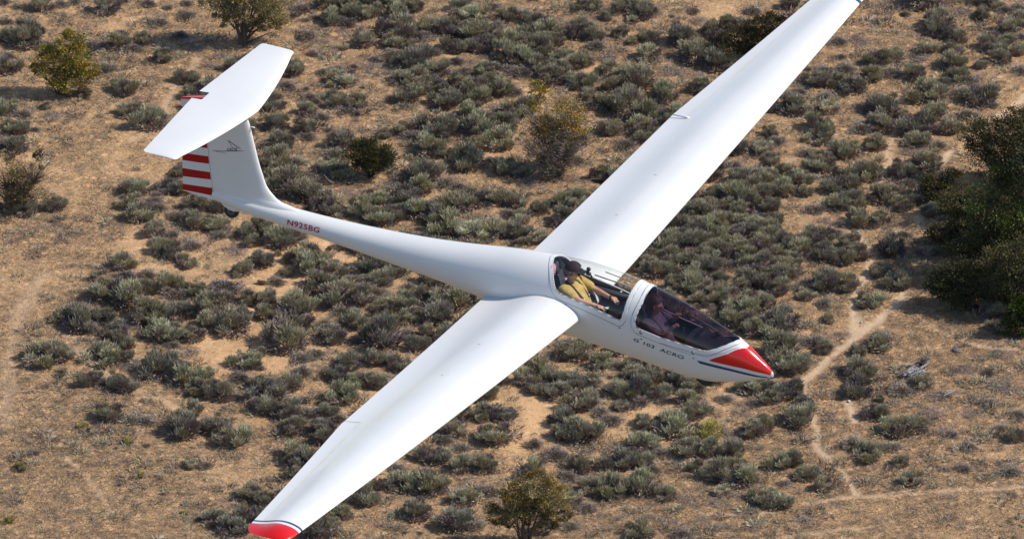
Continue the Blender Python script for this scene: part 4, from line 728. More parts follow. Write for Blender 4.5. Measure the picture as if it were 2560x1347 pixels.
ip2 = rbox('front_instrument_panel', (-1.02, .02, .20), (.10, .34, .30), dark_in, rot=(0, .3, 0), bev=.03)
for k, (yy, zz) in enumerate(((-.09, .40), (.0, .42), (.09, .40), (-.06, .31), (.06, .31))):
    tube('dial', [(-2.045, yy, zz), (-2.06, yy, zz)], .032, black_m, ip_, 16); tube('dial', [(-1.075, yy+.02, zz-.16), (-1.09, yy+.02, zz-.16)], .032, black_m, ip2, 16)
tube('canopy_rail', [(-1.30, .27, .37), (-1.00, .24, .31), (-.80, .19, .27)], .013, grey_in); tube('canopy_latch', [(-1.20, .255, .385), (-1.17, .25, .43)], .012, steel); rbox('canopy_handle', (-1.27, .25, .50), (.04, .02, .025), white_m, bev=.006)
V = []
for i_, x_ in enumerate(np.linspace(-1.12, -.56, 9)):
    hw_ = float(hermite(-x_, SK, WK))*.90
    for y_ in np.linspace(-1, 1, 9): V.append((x_, y_*hw_, .262-(.0 if abs(y_) < .99 else .06)+.05*(1-y_*y_)-.02*i_/8))
mesh_obj('glare_shield', V, [(i_*9+j_, i_*9+j_+1, i_*9+j_+10, i_*9+j_+9) for i_ in range(8) for j_ in range(8)], dark_in, glider)
tube('compass_mount', [(-.80, .03, .20), (-.79, .03, .33)], .012, dark_mid); rbox('compass', (-.79, .03, .35), (.07, .06, .05), black_m, bev=.012); tube('yaw_rod', [(-.83, -.05, .14), (-.84, -.05, .26)], .010, grey_in)
rbox('red_release_knob', (-1.14, -.14, .16), (.07, .05, .06), red_knob, bev=.018); rbox('yellow_knob', (-1.13, -.16, .125), (.05, .04, .03), yel_knob, bev=.01); tube('red_cable', [(-1.1, -.12, .17), (-1.02, -.10, .20), (-.95, -.06, .19)], .010, red_knob)
tube('rear_stick', [(-2.30, 0, .02), (-2.26, 0, .34)], [.014, .018], black_m); tube('front_stick', [(-1.22, -.02, -.10), (-1.20, -.10, .38)], [.014, .018], black_m)
tube('window_rail', [(-2.60, .315, .545), (-2.05, .325, .50)], .008, grey_in); tube('window_rail', [(-2.45, .285, .64), (-2.10, .29, .60)], .006, grey_in); rbox('window_catch', (-2.16, .315, .55), (.05, .012, .03), white_m, bev=.004)
rbox('white_knob', (-2.22, .28, .43), (.03, .03, .03), white_m, bev=.01); rbox('side_shelf', (-2.35, .30, .36), (1.0, .03, .10), dark_mid, bev=.01); rbox('map_board', (-2.28, -.16, .27), (.24, .17, .012), trouser_l, rot=(.1, .1, 0), bev=.003)
# paint: red nose, navy pinstripe
def red_f(S_, T_):
    a = np.degrees(np.abs(T_)); sb = np.interp(a, [0, 16.5, 35.8, 50, 64.8, 78, 91.5], [.36, .366, .431, .49, .554, .655, .785]); return np.minimum(np.minimum((sb-S_), (91-a)*KD*.6), S_-.022)
fus_part('red_nose_paint', np.concatenate([[.015, .022, .03, .04], np.arange(.05, .82, .012)]), np.linspace(-1.75, 1.75, 141), red_f, .0022, paint_red)
def navy_f(S_, T_):
    z = fus(S_, T_)[..., 2]; zc = np.interp(S_, [.05, .2, .485, .88], [-.028, -.018, .018, .052]); hw = np.interp(S_, [.05, .3, .9], [.008, .016, .019]); return np.minimum(np.minimum(hw-np.abs(z-zc), (.905-S_)+(z-zc)*1.0), np.minimum(S_-.06, np.abs(T_)-1.2))
for sg in (-1, 1): fus_part('navy_nose_stripe', np.arange(.05, .94, .008), sg*np.linspace(1.3, 2.9, 200), navy_f, .0022, paint_navy)
# canopy hinges, vents, panel line
for s, t in ((1.665, -86.5), (.98, -86)):
    a = fus(s, np.radians(t)); nn = fusn(s, np.radians(t)); o = rbox('canopy_hinge', a+nn*.006, (.040, .012, .050), grey_in, rot=(0, .2, 0), bev=.005); rbox('hinge_pin', fus(s-.01, np.radians(t-9))+nn*.006, (.03, .008, .010), dark_mid, o, bev=.004)
for s, t in ((2.69, -84.5), (1.95, -91)): rbox('static_vent', fus(s, np.radians(t))+fusn(s, np.radians(t))*.002, (.022, .008, .014), dark_mid, bev=.003)
def strip(name, st, mat, width=.006, off=.002, parent=glider):
    V = []; F_ = []
    for k, (s, t) in enumerate(st):
        s2, t2 = st[min(k+1, len(st)-1)]; s1, t1 = st[max(k-1, 0)]; d = unit(fus(s2, t2)-fus(s1, t1)); nn = fusn(s, t); sd = np.cross(d, nn); c = fus(s, t)+nn*off; V += [c+sd*width/2, c-sd*width/2]
    for k in range(len(st)-1): F_.append((2*k, 2*k+1, 2*k+3, 2*k+2))
    return mesh_obj(name, V, F_, mat, parent)
rd = math.radians
strip('panel_gap', [(s, rd(-90.5+ (s-.98)*(-1.2))) for s in np.arange(1.0, 1.63, .05)], groove); strip('panel_gap', [(s, rd(np.interp(s, [1.9, 2.68], [-86, -80.5]))) for s in np.arange(1.9, 2.66, .05)], groove)
strip('panel_gap', [(s, rd(np.interp(s, [.45, .6, .8, .93], [-36, -66, -86, -88]))) for s in np.arange(.45, .94, .03)], groove)
# lettering
def text_mesh(txt, xs=1.0, bold=0.0, shear=0.0):
    cu = bpy.data.curves.new('txt', 'FONT'); cu.body = txt; cu.size = 1; cu.offset = bold; cu.shear = shear; cu.space_character = 1.08; o = bpy.data.objects.new('txt', cu); C.objects.link(o); bpy.context.view_layer.update()
    me = bpy.data.meshes.new_from_object(o.evaluated_get(bpy.context.evaluated_depsgraph_get())); bpy.data.objects.remove(o); b = bmesh.new(); b.from_mesh(me)
    bmesh.ops.triangulate(b, faces=b.faces[:]); bmesh.ops.subdivide_edges(b, edges=[e for e in b.edges if e.calc_length() > .12], cuts=3, use_grid_fill=True); bmesh.ops.triangulate(b, faces=b.faces[:])
    V = np.array([v.co[:] for v in b.verts]); F_ = [[v.index for v in f.verts] for f in b.faces]; b.free(); V[:, :2] -= V[:, :2].min(0); V[:, 1] /= V[:, 1].max(); V[:, 0] /= V[:, 0].max(); return V, F_
def th_of(s, z):
    a = hermite(s, SK, ZTK); b = hermite(s, SK, ZBK); c = np.clip((z-(a+b)/2)/((a-b)/2), -.999, .999); return -np.arccos(np.sign(c)*np.abs(c)**(NE/2))
def fus_text(name, txt, s0, s1, zb0, zb1, h0, h1, mat, bold=.0, shear=0.0):
    V, F_ = text_mesh(txt, bold=bold, shear=shear); u, v = V[:, 0], V[:, 1]; s = s0+(s1-s0)*u; z = zb0+(zb1-zb0)*u+v*(h0+(h1-h0)*u); t = th_of(s, z); n_ = fusn(s, t); return mesh_obj(name, fus(s, t)+n_*.0035, F_, mat, glider, normals=n_)
fus_text('registration_lettering', 'N925BG', 6.60, 6.15, .343, .357, .076, .070, ink_red, bold=.020)
fus_text('model_lettering', 'G 103  ACRO', 1.755, 1.09, .142, .042, .046, .05, ink, bold=.016, shear=.15)
# ------------------------------------------------------------------ wings
XS = np.concatenate([1-np.cos(np.linspace(0, np.pi/2, 17))*1.0, ])*.62; XS = np.concatenate([XS, np.linspace(.62, 1, 14)[1:]]); XH = .795
XS[np.argmin(abs(XS-XH))] = XH; KH = int(np.argmin(abs(XS-XH)))
xt = [0, .0125, .05, .1, .2, .3, .4, .5, .6, .7, .8, .9, 1]
UP = [0, .028, .060, .087, .121, .139, .141, .126, .096, .062, .034, .0145, 0.001]; LO = [0, -.013, -.025, -.035, -.047, -.054, -.056, -.052, -.040, -.022, -.007, .001, -0.001]
def airf(x, up):
    y = hermite(np.sqrt(x), np.sqrt(np.array(xt)), np.array(UP if up else LO)); return y
WG = {'kY': 5.03585, 'a0': 2.48183, 'a1': 0.01201, 'a2': -0.00094, 'b0': 0.22001, 'b1': 0.06495, 'b2': 0.00272, 'c0': 3.82806, 'c1': -0.04726, 'c2': -0.12918, 'g': 0.06077}
def wing_pt(y, x, up, sg):
    ya = abs(y); yc = min(ya, 8.60); s0 = WG['a0']+WG['a1']*yc+WG['a2']*yc*yc; z0 = WG['b0']+WG['b1']*yc+WG['b2']*yc*yc
    te = WG['c0']+WG['c1']*min(yc, WG['kY'])+WG['c2']*max(0, yc-WG['kY']); ch = te-s0; tk = np.interp(ya, [0, .35, 1.2, 5, 8.6], [1.22, 1.15, 1.0, .92, .86])
    if ya > 8.60:   # rounded, slightly drooping tip
        q = (ya-8.60)/.28; k = max(0, 1-(q*.999)**2.4)**.5; s0 += ch*.5*(1-k)**1.2*.5; ch *= (.45+.55*k); tk *= k; z0 += (ya-8.6)*.06-.02*q*q
    h = airf(x, up)*ch*tk; return np.array([-(s0+x*ch), sg*ya, z0-WG['g']*(x*ch)+h])
ys = np.concatenate([[.20, .28, .34, .40, .5, .7, 1.0], np.arange(1.4, 4.7, .35), [4.82, 4.94, 5.036, 5.15], np.arange(5.5, 8.3, .35), [8.40, 8.47, 8.495, 8.54, 8.56, 8.60, 8.64, 8.68, 8.72, 8.76, 8.795, 8.82, 8.84, 8.855, 8.866, 8.874, 8.879, 8.88]])
def grid_faces(ni, nj): i_ = np.arange(ni*nj).reshape(ni, nj); return np.stack([i_[:-1, :-1], i_[1:, :-1], i_[1:, 1:], i_[:-1, 1:]], -1).reshape(-1, 4)
for sg, lb in ((-1, 'lower wing, nearer the camera'), (1, 'upper wing, farther from the camera')):
    G_ = np.array([[wing_pt(y, x, True, sg) for x in XS[::-1]]+[wing_pt(y, x, False, sg) for x in XS[1:]] for y in ys])   # TE upper -> LE -> TE lower
    nj = G_.shape[1]; du = np.gradient(G_, axis=0); dv = np.gradient(G_, axis=1); NR = unit(np.cross(du, dv)); NR *= np.sign(NR[:, 8:9, 2:3]+1e-9)*1.0
    if (NR[10, 8, 2] < 0): NR = -NR
    nu_ = len(XS)
    # fix orientation: upper side should point up
    def part(name, i0, i1, js, mat, par, off=0.0):
        V = []; N_l = []; Fc = []
        for j0, j1 in js:
            b0 = len(V); Gs = G_[i0:i1+1, j0:j1+1]; Ns = NR[i0:i1+1, j0:j1+1]; V += list((Gs+Ns*off).reshape(-1, 3)); N_l += list(Ns.reshape(-1, 3)); Fc += (grid_faces(Gs.shape[0], Gs.shape[1])+b0).tolist()
        return mesh_obj(name, V, Fc, mat, par, normals=N_l)
    ia0 = int(np.argmin(abs(ys-4.94))); ia1 = int(np.argmin(abs(ys-8.47))); ib0 = int(np.argmin(abs(ys-8.495))); ib1 = int(np.argmin(abs(ys-8.54))); ir = int(np.argmin(abs(ys-8.60))); ju = nu_-1-KH; jl = nu_-1+KH
    if sg == 1: ib0 = int(np.argmin(abs(ys-8.54))); ib1 = int(np.argmin(abs(ys-8.60))); ir = int(np.argmin(abs(ys-8.68)))
    wg = part('wing', 0, ia0, [(0, nj-1)], paint, glider); wg['label'] = lb
    part('wing_panel', ia0, ia1, [(ju, jl)], paint, wg); part('aileron', ia0, ia1, [(0, ju), (jl, nj-1)], paint, wg)
    part('wing_panel', ia1, ir, [(0, nj-1)], paint, wg); part('red_wing_tip', ir, len(ys)-1, [(0, nj-1)], paint_red, wg); part('navy_tip_stripe', ib0, ib1, [(0, nj-1)], paint_navy, wg, .0018)
    # aileron gap tape and end gaps
    V = []; Fc = []
    for k, i in enumerate(range(ia0, ia1+1)):
        a = G_[i, ju]; d = unit(G_[i, ju-1]-a); nn = NR[i, ju]; V += [a+nn*.003-d*.008, a+nn*.003+d*.010]
        if k: Fc.append((2*k-2, 2*k-1, 2*k+1, 2*k))
    mesh_obj('gap_tape', V, Fc, tape, wg)
    if sg == -1:
      V = [G_[ia0, j]+NR[ia0, j]*.003+np.array([0, dy*sg, 0]) for j in range(0, ju+1) for dy in (-.005, .005)]; mesh_obj('panel_gap', V, [(2*k, 2*k+1, 2*k+3, 2*k+2) for k in range(ju)], groove, wg)
    a = G_[ia0, ju]
    if sg == 1: tube('aileron_horn', [a+np.array([.04, 0, .012]), a+np.array([0, 0, .016]), a+np.array([-.20, 0, -.002])], [.012, .014, .006], white_m, wg, 10)
    for yb, xb in ((2.1, .47), (3.25, .47)):
        a = wing_pt(yb, xb, True, sg); rbox('airbrake_slot', a+np.array([0, 0, .002]), (.05, .005, .002), groove, wg, bev=0)
    # airbrake box outline, faint
    V = []; Fc = []
    for k, y in enumerate(np.linspace(1.9, 3.4, 12)): V += [wing_pt(y, .455, True, sg)+[0, 0, .002], wing_pt(y, .459, True, sg)+[0, 0, .002]]
    mesh_obj('airbrake_cap_gap', V, [(2*k, 2*k+1, 2*k+3, 2*k+2) for k in range(11)], tape, wg)
    if sg == 1:
        pass
# ------------------------------------------------------------------ fin and rudder
FZ = [.40, .47, .50, .515, .53, .56, .60, .66, .72, .80, .90, 1.05, 1.25, 1.45, 1.58, 1.645]
sLE = lambda z: np.interp(z, [.40, .50, .52, .537, .58, .628, .67, .717, .78, .847, .963, 1.2, 1.464, 1.566, 1.66], [6.35, 6.50, 6.60, 6.735, 6.83, 6.894, 6.94, 6.978, 7.01, 7.038, 7.09, 7.172, 7.259, 7.302, 7.335])
sHG = lambda z: np.interp(z, [.34, 1.14, 1.66], [7.668, 7.815, 7.911]); sTE = lambda z: np.interp(z, [.34, .82, 1.66], [8.118, 8.159, 8.238])
def finpt(z, u, sg, off=0.0):
    """u 0..1 leading edge..hinge, 1..2 hinge..trailing edge"""
    a, h, t = sLE(z), sHG(z), sTE(z); s = a+(h-a)*u if u <= 1 else h+(t-h)*(u-1); c = (s-a)/(t-a); ch = min(t-a, .95)
    yt = 5*.125*ch*(.2969*math.sqrt(c)-.1260*c-.3516*c*c+.2843*c**3-.1030*c**4)
    fl = .05*math.exp(-max(0, z-.44)/.07)*math.sin(math.pi*min(1, c/.72))**.8 if z < .8 and c < .72 else 0
    return np.array([-s, sg*(yt+fl+off), z])
fu = np.concatenate([(np.linspace(0, 1, 15)**2)*.5, np.linspace(.5, 1, 8)[1:]]); ru = np.linspace(1, 2, 10); zf = np.concatenate([np.linspace(.40, .9, 26), np.linspace(.95, 1.67, 14)])
def sheet(name, zz, uu, sg, mat, par, off=0.0, bot=None):
    V = np.array([[finpt(z, u, sg, off) for u in uu] for z in zz]); du = np.gradient(V, axis=0); dv = np.gradient(V, axis=1); n_ = unit(np.cross(du, dv)); n_ *= np.sign(n_[..., 1:2]*sg+1e-9)
    return V, n_
def two(name, zz, uu, mat, par, off=0.0):
    Vs = []; Ns = []; Fc = []
    for sg in (-1, 1):
        V, n_ = sheet(name, zz, uu, sg, mat, par, off); Fc += (grid_faces(*V.shape[:2])+len(Vs)).tolist(); Vs += list(V.reshape(-1, 3)); Ns += list(n_.reshape(-1, 3))
    return mesh_obj(name, Vs, Fc, mat, par, normals=Ns)
fin = two('fin', zf[zf < 1.66], fu, paint, glider)
rz = np.linspace(0, 1, 40)
ztop = lambda u: 1.715-.092*(u-1)
Vs = []; Ns = []; Fc = []
for sg in (-1, 1):
    V = np.array([[finpt(.352+(ztop(u)-.352)*k, u, sg) for u in ru] for k in rz]); n_ = unit(np.cross(np.gradient(V, axis=0), np.gradient(V, axis=1))); n_ *= np.sign(n_[..., 1:2]*sg+1e-9)
    Fc += (grid_faces(*V.shape[:2])+len(Vs)).tolist(); Vs += list(V.reshape(-1, 3)); Ns += list(n_.reshape(-1, 3))
rud = mesh_obj('rudder', Vs, Fc, paint, glider, normals=Ns)
V = [finpt(ztop(u), u, sg, .003)+np.array([0, 0, dz]) for u in ru for sg, dz in ((-1, -.022), (-1, .004), (1, .004), (1, -.022))]
mesh_obj('rudder_cap', V, [(4*k+q, 4*k+q+1, 4*k+q+5, 4*k+q+4) for k in range(len(ru)-1) for q in range(3)], paint_red, rud, smooth=False)
V = [finpt(.352, u, -1) for u in ru]+[finpt(.352, u, 1) for u in ru[::-1]]; mesh_obj('rudder_foot', np.array(V), [tuple(range(len(V)))], paint, rud, smooth=False)
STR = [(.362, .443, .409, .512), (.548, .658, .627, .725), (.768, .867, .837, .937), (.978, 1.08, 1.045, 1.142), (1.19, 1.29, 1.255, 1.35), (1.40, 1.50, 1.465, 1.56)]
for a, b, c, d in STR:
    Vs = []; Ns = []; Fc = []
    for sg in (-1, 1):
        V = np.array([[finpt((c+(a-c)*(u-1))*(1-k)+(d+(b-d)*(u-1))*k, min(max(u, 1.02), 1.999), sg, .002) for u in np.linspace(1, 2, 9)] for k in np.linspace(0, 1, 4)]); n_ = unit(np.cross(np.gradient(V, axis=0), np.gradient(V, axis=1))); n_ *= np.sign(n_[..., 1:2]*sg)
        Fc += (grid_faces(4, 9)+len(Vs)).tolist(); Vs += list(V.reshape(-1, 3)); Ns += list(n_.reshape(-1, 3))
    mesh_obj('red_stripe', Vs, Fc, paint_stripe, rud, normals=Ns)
V = []
for z in np.linspace(.37, 1.62, 16): q = finpt(z, .998, -1, .0015); V += [q+[.003, 0, 0], q-[.004, 0, 0]]
mesh_obj('panel_gap', V, [(2*k, 2*k+1, 2*k+3, 2*k+2) for k in range(15)], groove, fin)
LB = (7.53, 7.39, 1.083, 1.122); LL = (7.726, 7.30, 1.028, 1.148); LT = (7.524, 7.347, 1.233, 1.163)
# badge on the fin: small lettering with two long strokes
def fin_at(s, z): a, h = sLE(z), sHG(z); return finpt(z, (s-a)/(h-a), -1, .0025)
def fin_line(pts_, w_, par):
    V = []
    for k, (s, z) in enumerate(pts_):
        ww = w_[k]; V += [fin_at(s, z-ww/2), fin_at(s, z+ww/2)]
    mesh_obj('badge_stroke', V, [(2*k, 2*k+1, 2*k+3, 2*k+2) for k in range(len(pts_)-1)], ink, par)
V, F_ = text_mesh('GROB', bold=.01); bd = mesh_obj('badge_lettering', [fin_at(LB[0]+(LB[1]-LB[0])*u, LB[2]+(LB[3]-LB[2])*u+.046*v) for u, v, _ in V], F_, ink, fin)
fin_line([(LL[0]-k*(LL[0]-LL[1])/8, LL[2]+(LL[3]-LL[2])*k/8) for k in range(9)], [.004, .009]+[.007]*6+[.004], bd); fin_line([(LL[0]-k*(LL[0]-LB[0])/5, LL[2]+.004+.020*k/5) for k in range(6)], [.003]*6, bd)
fin_line([(LT[0]-k*(LT[0]-LT[1])/6, LT[2]+(LT[3]-LT[2])*k/6) for k in range(7)], [.010]*7, bd); fin_line([(LT[0]-k*.02, LT[2]-.09*k/4) for k in range(5)], [.008]*5, bd)
tube('antenna', [(-7.27, 0, 1.47), (-7.20, 0, 1.475)], .008, white_m, fin)
# ------------------------------------------------------------------ tailplane
def st_pt(y, u, up, elev=None):
    ya = abs(y); yc = min(ya, 1.62); le = 7.17+.10*yc+.052*yc*yc; te = 8.045-.064*yc; hg = 7.90-.03*yc
    if ya > 1.62:
        q = (ya-1.62)/.11; k = max(0, 1-(q*.999)**3)**.4; m_ = .62*le+.38*te; le2 = m_+(le-m_)*(.62+.38*k); te = te-(te-m_)*(1-k)*.22; le = le2; hg = min(hg, te-.02)
    else: k = 1
    s = le+(hg-le)*u if u <= 1 else hg+(te-hg)*(u-1); c = (s-le)/(te-le)
    yt = 5*.095*(te-le)*k*(.2969*math.sqrt(max(c, 0))-.1260*c-.3516*c*c+.2843*c**3-.1030*c**4); return np.array([-s, y, 1.712+.024*y+(yt if up else -yt)])
def st_part(name, yy, uu, mat, par):
    Vs = []; Ns = []; Fc = []
    for up in (True, False):
        V = np.array([[st_pt(y, u, up) for u in uu] for y in yy]); n_ = unit(np.cross(np.gradient(V, axis=0), np.gradient(V, axis=1))); n_ *= np.sign(n_[..., 2:3]*(1 if up else -1)+1e-9)
        Fc += (grid_faces(*V.shape[:2])+len(Vs)).tolist(); Vs += list(V.reshape(-1, 3)); Ns += list(n_.reshape(-1, 3))
    return mesh_obj(name, Vs, Fc, mat, par, normals=Ns)
tipy = [1.62, 1.65, 1.675, 1.695, 1.71, 1.72, 1.727, 1.73]; yfull = [-t for t in tipy[::-1]]+list(np.linspace(-1.5, 1.5, 21))+tipy; uf = np.concatenate([(np.linspace(0, 1, 14)**2)*.5, np.linspace(.5, 1, 7)[1:]])
stb = st_part('tailplane', yfull, uf, paint, glider)
for sg in (-1, 1):
    el = st_part('elevator', sorted([sg*q for q in [.11]+list(np.linspace(.2, 1.5, 9))+tipy]), np.linspace(1.0, 2, 8), paint, stb)
    V = []
    for y in np.linspace(.10, 1.66, 14): q = st_pt(sg*y, 1.0, True)+[0, 0, .0018]; V += [q+[.004, 0, 0], q-[.004, 0, 0]]
    mesh_obj('gap_tape', V, [(2*k, 2*k+1, 2*k+3, 2*k+2) for k in range(13)], tape, stb)
rbox('fin_cap', (-7.55, 0, 1.67), (.5, .05, .05), paint, stb, bev=.02)
# ------------------------------------------------------------------ wheels
def wheel(name, s, z, R_, w_, par=glider):
    b = bmesh.new(); n1_ = 36; prof = [(R_*.52, -w_*.40), (R_*.80, -w_*.5), (R_*.95, -w_*.36), (R_, -w_*.12), (R_, w_*.12), (R_*.95, w_*.36), (R_*.80, w_*.5), (R_*.52, w_*.40)]
    V = [(-s+r_*math.cos(a), y_, z+r_*math.sin(a)) for a in np.linspace(0, 2*np.pi, n1_, endpoint=False) for r_, y_ in prof]; F_ = [(i*8+j, ((i+1) % n1_)*8+j, ((i+1) % n1_)*8+(j+1) % 8, i*8+(j+1) % 8) for i in range(n1_) for j in range(8)]; b.free()
    root = bpy.data.objects.new(name, None); C.objects.link(root); root.parent = par; mesh_obj('tyre', V, F_, rubber, root)
    tube('hub', [(-s, -w_*.42, z), (-s, w_*.42, z)], R_*.54, dark_mid, root, 20); tube('axle', [(-s, -w_*.6, z), (-s, w_*.6, z)], R_*.14, rubber, root, 12); return root
wheel('tail_wheel', 7.43, .258, .098, .07); wheel('nose_wheel', .885, -.232, .14, .10); wheel('main_wheel', 3.55, -.05, .17, .12)
def fairing(name, s, zc, L_, H_, w_):
    V = []; F_ = []; na = 12; nb_ = 9
    for i in range(na+1):
        u = i/na; hh = H_*math.sin(math.pi*u)**.7
        for j in range(nb_): t = math.pi*j/(nb_-1)-math.pi/2; V.append((-(s-L_/2+L_*u), w_*np.sign(math.sin(t))*abs(math.sin(t))**.4*math.sin(math.pi*u)**.5, zc-hh*math.cos(t)))
    for i in range(na):
        for j in range(nb_-1): F_.append((i*nb_+j, (i+1)*nb_+j, (i+1)*nb_+j+1, i*nb_+j+1))
    return mesh_obj(name, V, F_, paint, glider)
fairing('tail_wheel_fairing', 7.41, .345, .36, .088, .047); fairing('nose_wheel_fairing', .95, -.262, .56, .030, .07)
# ================================================================== the two people on board
def skin_fig(name, jts, edges, mat, parent, sub=2, root=0):
    keys = list(jts); me = bpy.data.meshes.new(name); me.from_pydata([jts[k][0] for k in keys], [(keys.index(a), keys.index(b)) for a, b in edges], []); me.materials.append(mat)
    o = bpy.data.objects.new(name, me); C.objects.link(o); o.parent = parent; m = o.modifiers.new('skin', 'SKIN'); m.use_smooth_shade = True
    me.skin_vertices or None
    lay = me.skin_vertices[0].data if len(me.skin_vertices) else None
    if lay is None:
        b = bmesh.new(); b.from_mesh(me); b.verts.layers.skin.verify(); b.to_mesh(me); b.free(); lay = me.skin_vertices[0].data
    for i, k in enumerate(keys): rr_ = jts[k][1]; lay[i].radius = (rr_, rr_) if not isinstance(rr_, tuple) else rr_; lay[i].use_root = (i == root); lay[i].use_loose = False
    s_ = o.modifiers.new('smooth', 'SUBSURF'); s_.levels = sub; s_.render_levels = sub; return o
def hand(j, e, pre, w_, d, side, curl):
    """palm at w_, pointing along d, five bent fingers"""
    d = Vector(d).normalized(); up = Vector((0, 0, 1)); sd = d.cross(up).normalized()*side; dn = (-up+d*.2).normalized(); w_ = Vector(w_)
    j[pre+'palm'] = (tuple(w_+d*.045), .026)
    for i, (o_, L_) in enumerate(((-.028, .062), (-.010, .074), (.010, .070), (.027, .056))):
        b = w_+d*.075+sd*o_; c = b+d*L_*.5+dn*L_*.25*curl; t = c+d*L_*.18+dn*L_*.5*curl; j[f'{pre}f{i}a'] = (tuple(b), .010); j[f'{pre}f{i}b'] = (tuple(c), .009); j[f'{pre}f{i}c'] = (tuple(t), .008); e += [(pre+'palm', f'{pre}f{i}a'), (f'{pre}f{i}a', f'{pre}f{i}b'), (f'{pre}f{i}b', f'{pre}f{i}c')]
    b = w_+d*.03-sd*.035+up*.01; c = b+d*.035-sd*.012+dn*.01; j[pre+'ta'] = (tuple(b), .011); j[pre+'tb'] = (tuple(c), .009); e += [(pre+'palm', pre+'ta'), (pre+'ta', pre+'tb')]
def ellipsoid(name, c, r_, mat, parent, cut=None, rot=(0, 0, 0), seg=20, noise_=0):
    b = bmesh.new(); bmesh.ops.create_uvsphere(b, u_segments=seg, v_segments=14, radius=1); mt = Euler(rot).to_matrix()
    if cut: bmesh.ops.delete(b, geom=[v for v in b.verts if cut(v.co)], context='VERTS')
    rn = random.Random(3)
    for v in b.verts: q = Vector((v.co.x*r_[0], v.co.y*r_[1], v.co.z*r_[2]))*(1+noise_*(rn.random()-.5)); v.co = mt@q+Vector(c)
    me = bpy.data.meshes.new(name); b.to_mesh(me); b.free(); me.materials.append(mat); me.polygons.foreach_set('use_smooth', [True]*len(me.polygons)); o = bpy.data.objects.new(name, me); C.objects.link(o); o.parent = parent; return o
def person(label, P_, cloth, legs_m, hairf):
    root = empty('person'); root.matrix_world = glider.matrix_world.copy(); tag(root, label, 'person')
    j = {}; e = []
    def V_(k, x, y, z, r_): j[k] = ((x, y, z), r_)
    for k, v in P_.items(): V_(k, *v)
    chain = ['hip', 'spine', 'chest', 'neckb', 'neck', 'jaw', 'skull', 'crown']; e += list(zip(chain[:-1], chain[1:])); V_('noset', j['jaw'][0][0]+.088, 0, j['jaw'][0][2]+.052, .014); e.append(('jaw', 'nosetb')); V_('nosetb', j['jaw'][0][0]+.055, 0, j['jaw'][0][2]+.05, .03); e.append(('nosetb', 'noset'))
    for s_ in 'RL':
        e += [('chest', 'sh'+s_), ('sh'+s_, 'el'+s_), ('el'+s_, 'wr'+s_), ('hip', 'kn'+s_), ('kn'+s_, 'an'+s_), ('wr'+s_, s_+'palm')]; a = Vector(P_['el'+s_][:3]); b = Vector(P_['wr'+s_][:3]); hand(j, e, s_, b, (b-a), -1 if s_ == 'R' else 1, .9)
    jb = dict(j)
    for k_ in ('hip', 'spine', 'chest'): jb[k_] = (j[k_][0], j[k_][1]*.72)
    for k_ in ('shR', 'shL'): jb[k_] = (j[k_][0], j[k_][1]*.72)
    body = skin_fig('body', jb, e, skin, root)
    jc = {k: (j[k][0], j[k][1]+.012) for k in ('hip', 'spine', 'chest')}; jc['neckb'] = (j['neckb'][0], .062)
    ec = [('hip', 'spine'), ('spine', 'chest'), ('chest', 'neckb')]
    for s_ in 'RL':
        a = Vector(j['sh'+s_][0]); b = Vector(j['el'+s_][0]); jc['sh'+s_] = (tuple(a), j['sh'+s_][1]+.018); jc['m'+s_] = (tuple(a*.45+b*.55), .066); jc['q'+s_] = (tuple(a*.12+b*.88), .068); ec += [('chest', 'sh'+s_), ('sh'+s_, 'm'+s_), ('m'+s_, 'q'+s_)]
    skin_fig('shirt', jc, ec, cloth, root)
    jl = {'hip': (j['hip'][0], .155)}; el = []
    for s_ in 'RL': jl['kn'+s_] = (j['kn'+s_][0], .085); jl['an'+s_] = (j['an'+s_][0], .06); el += [('hip', 'kn'+s_), ('kn'+s_, 'an'+s_)]
    skin_fig('trousers', jl, el, legs_m, root)
    jx, _, jz = j['jaw'][0]
    for sg in (-1, 1):
        ellipsoid('ear', (jx-.015, sg*.083, jz+.06), (.018, .010, .030), skin, root); ellipsoid('shoe', (j['anR' if sg < 0 else 'anL'][0][0]+.06, j['anR' if sg < 0 else 'anL'][0][1], j['anR'][0][2]-.02), (.10, .038, .04), black_m, root)
    rbox('mouth', (jx+.066, 0, jz+.018), (.012, .045, .008), M('lips', (.30, .10, .08), .5), root, bev=.003)
    # shoulder harness
    cx, cz = j['chest'][0][0], j['chest'][0][2]; nx, nz = j['neckb'][0][0], j['neckb'][0][2]; hx, hz = j['hip'][0][0], j['hip'][0][2]
    for sg in (-1, 1):
        o = tube('harness_strap', [(nx-.03, sg*.085, nz+.04), (nx+.07, sg*.085, nz-.005), (cx+.165, sg*.075, cz-.02), (cx+.235, sg*.035, cz-.17), (hx+.155, sg*.012, hz+.12)], .016, belt_m, root, 6); rbox('buckle', (cx+.185, sg*.078, cz-.03), (.018, .035, .035), steel, o, bev=.004)
    hairf(root, j); return root
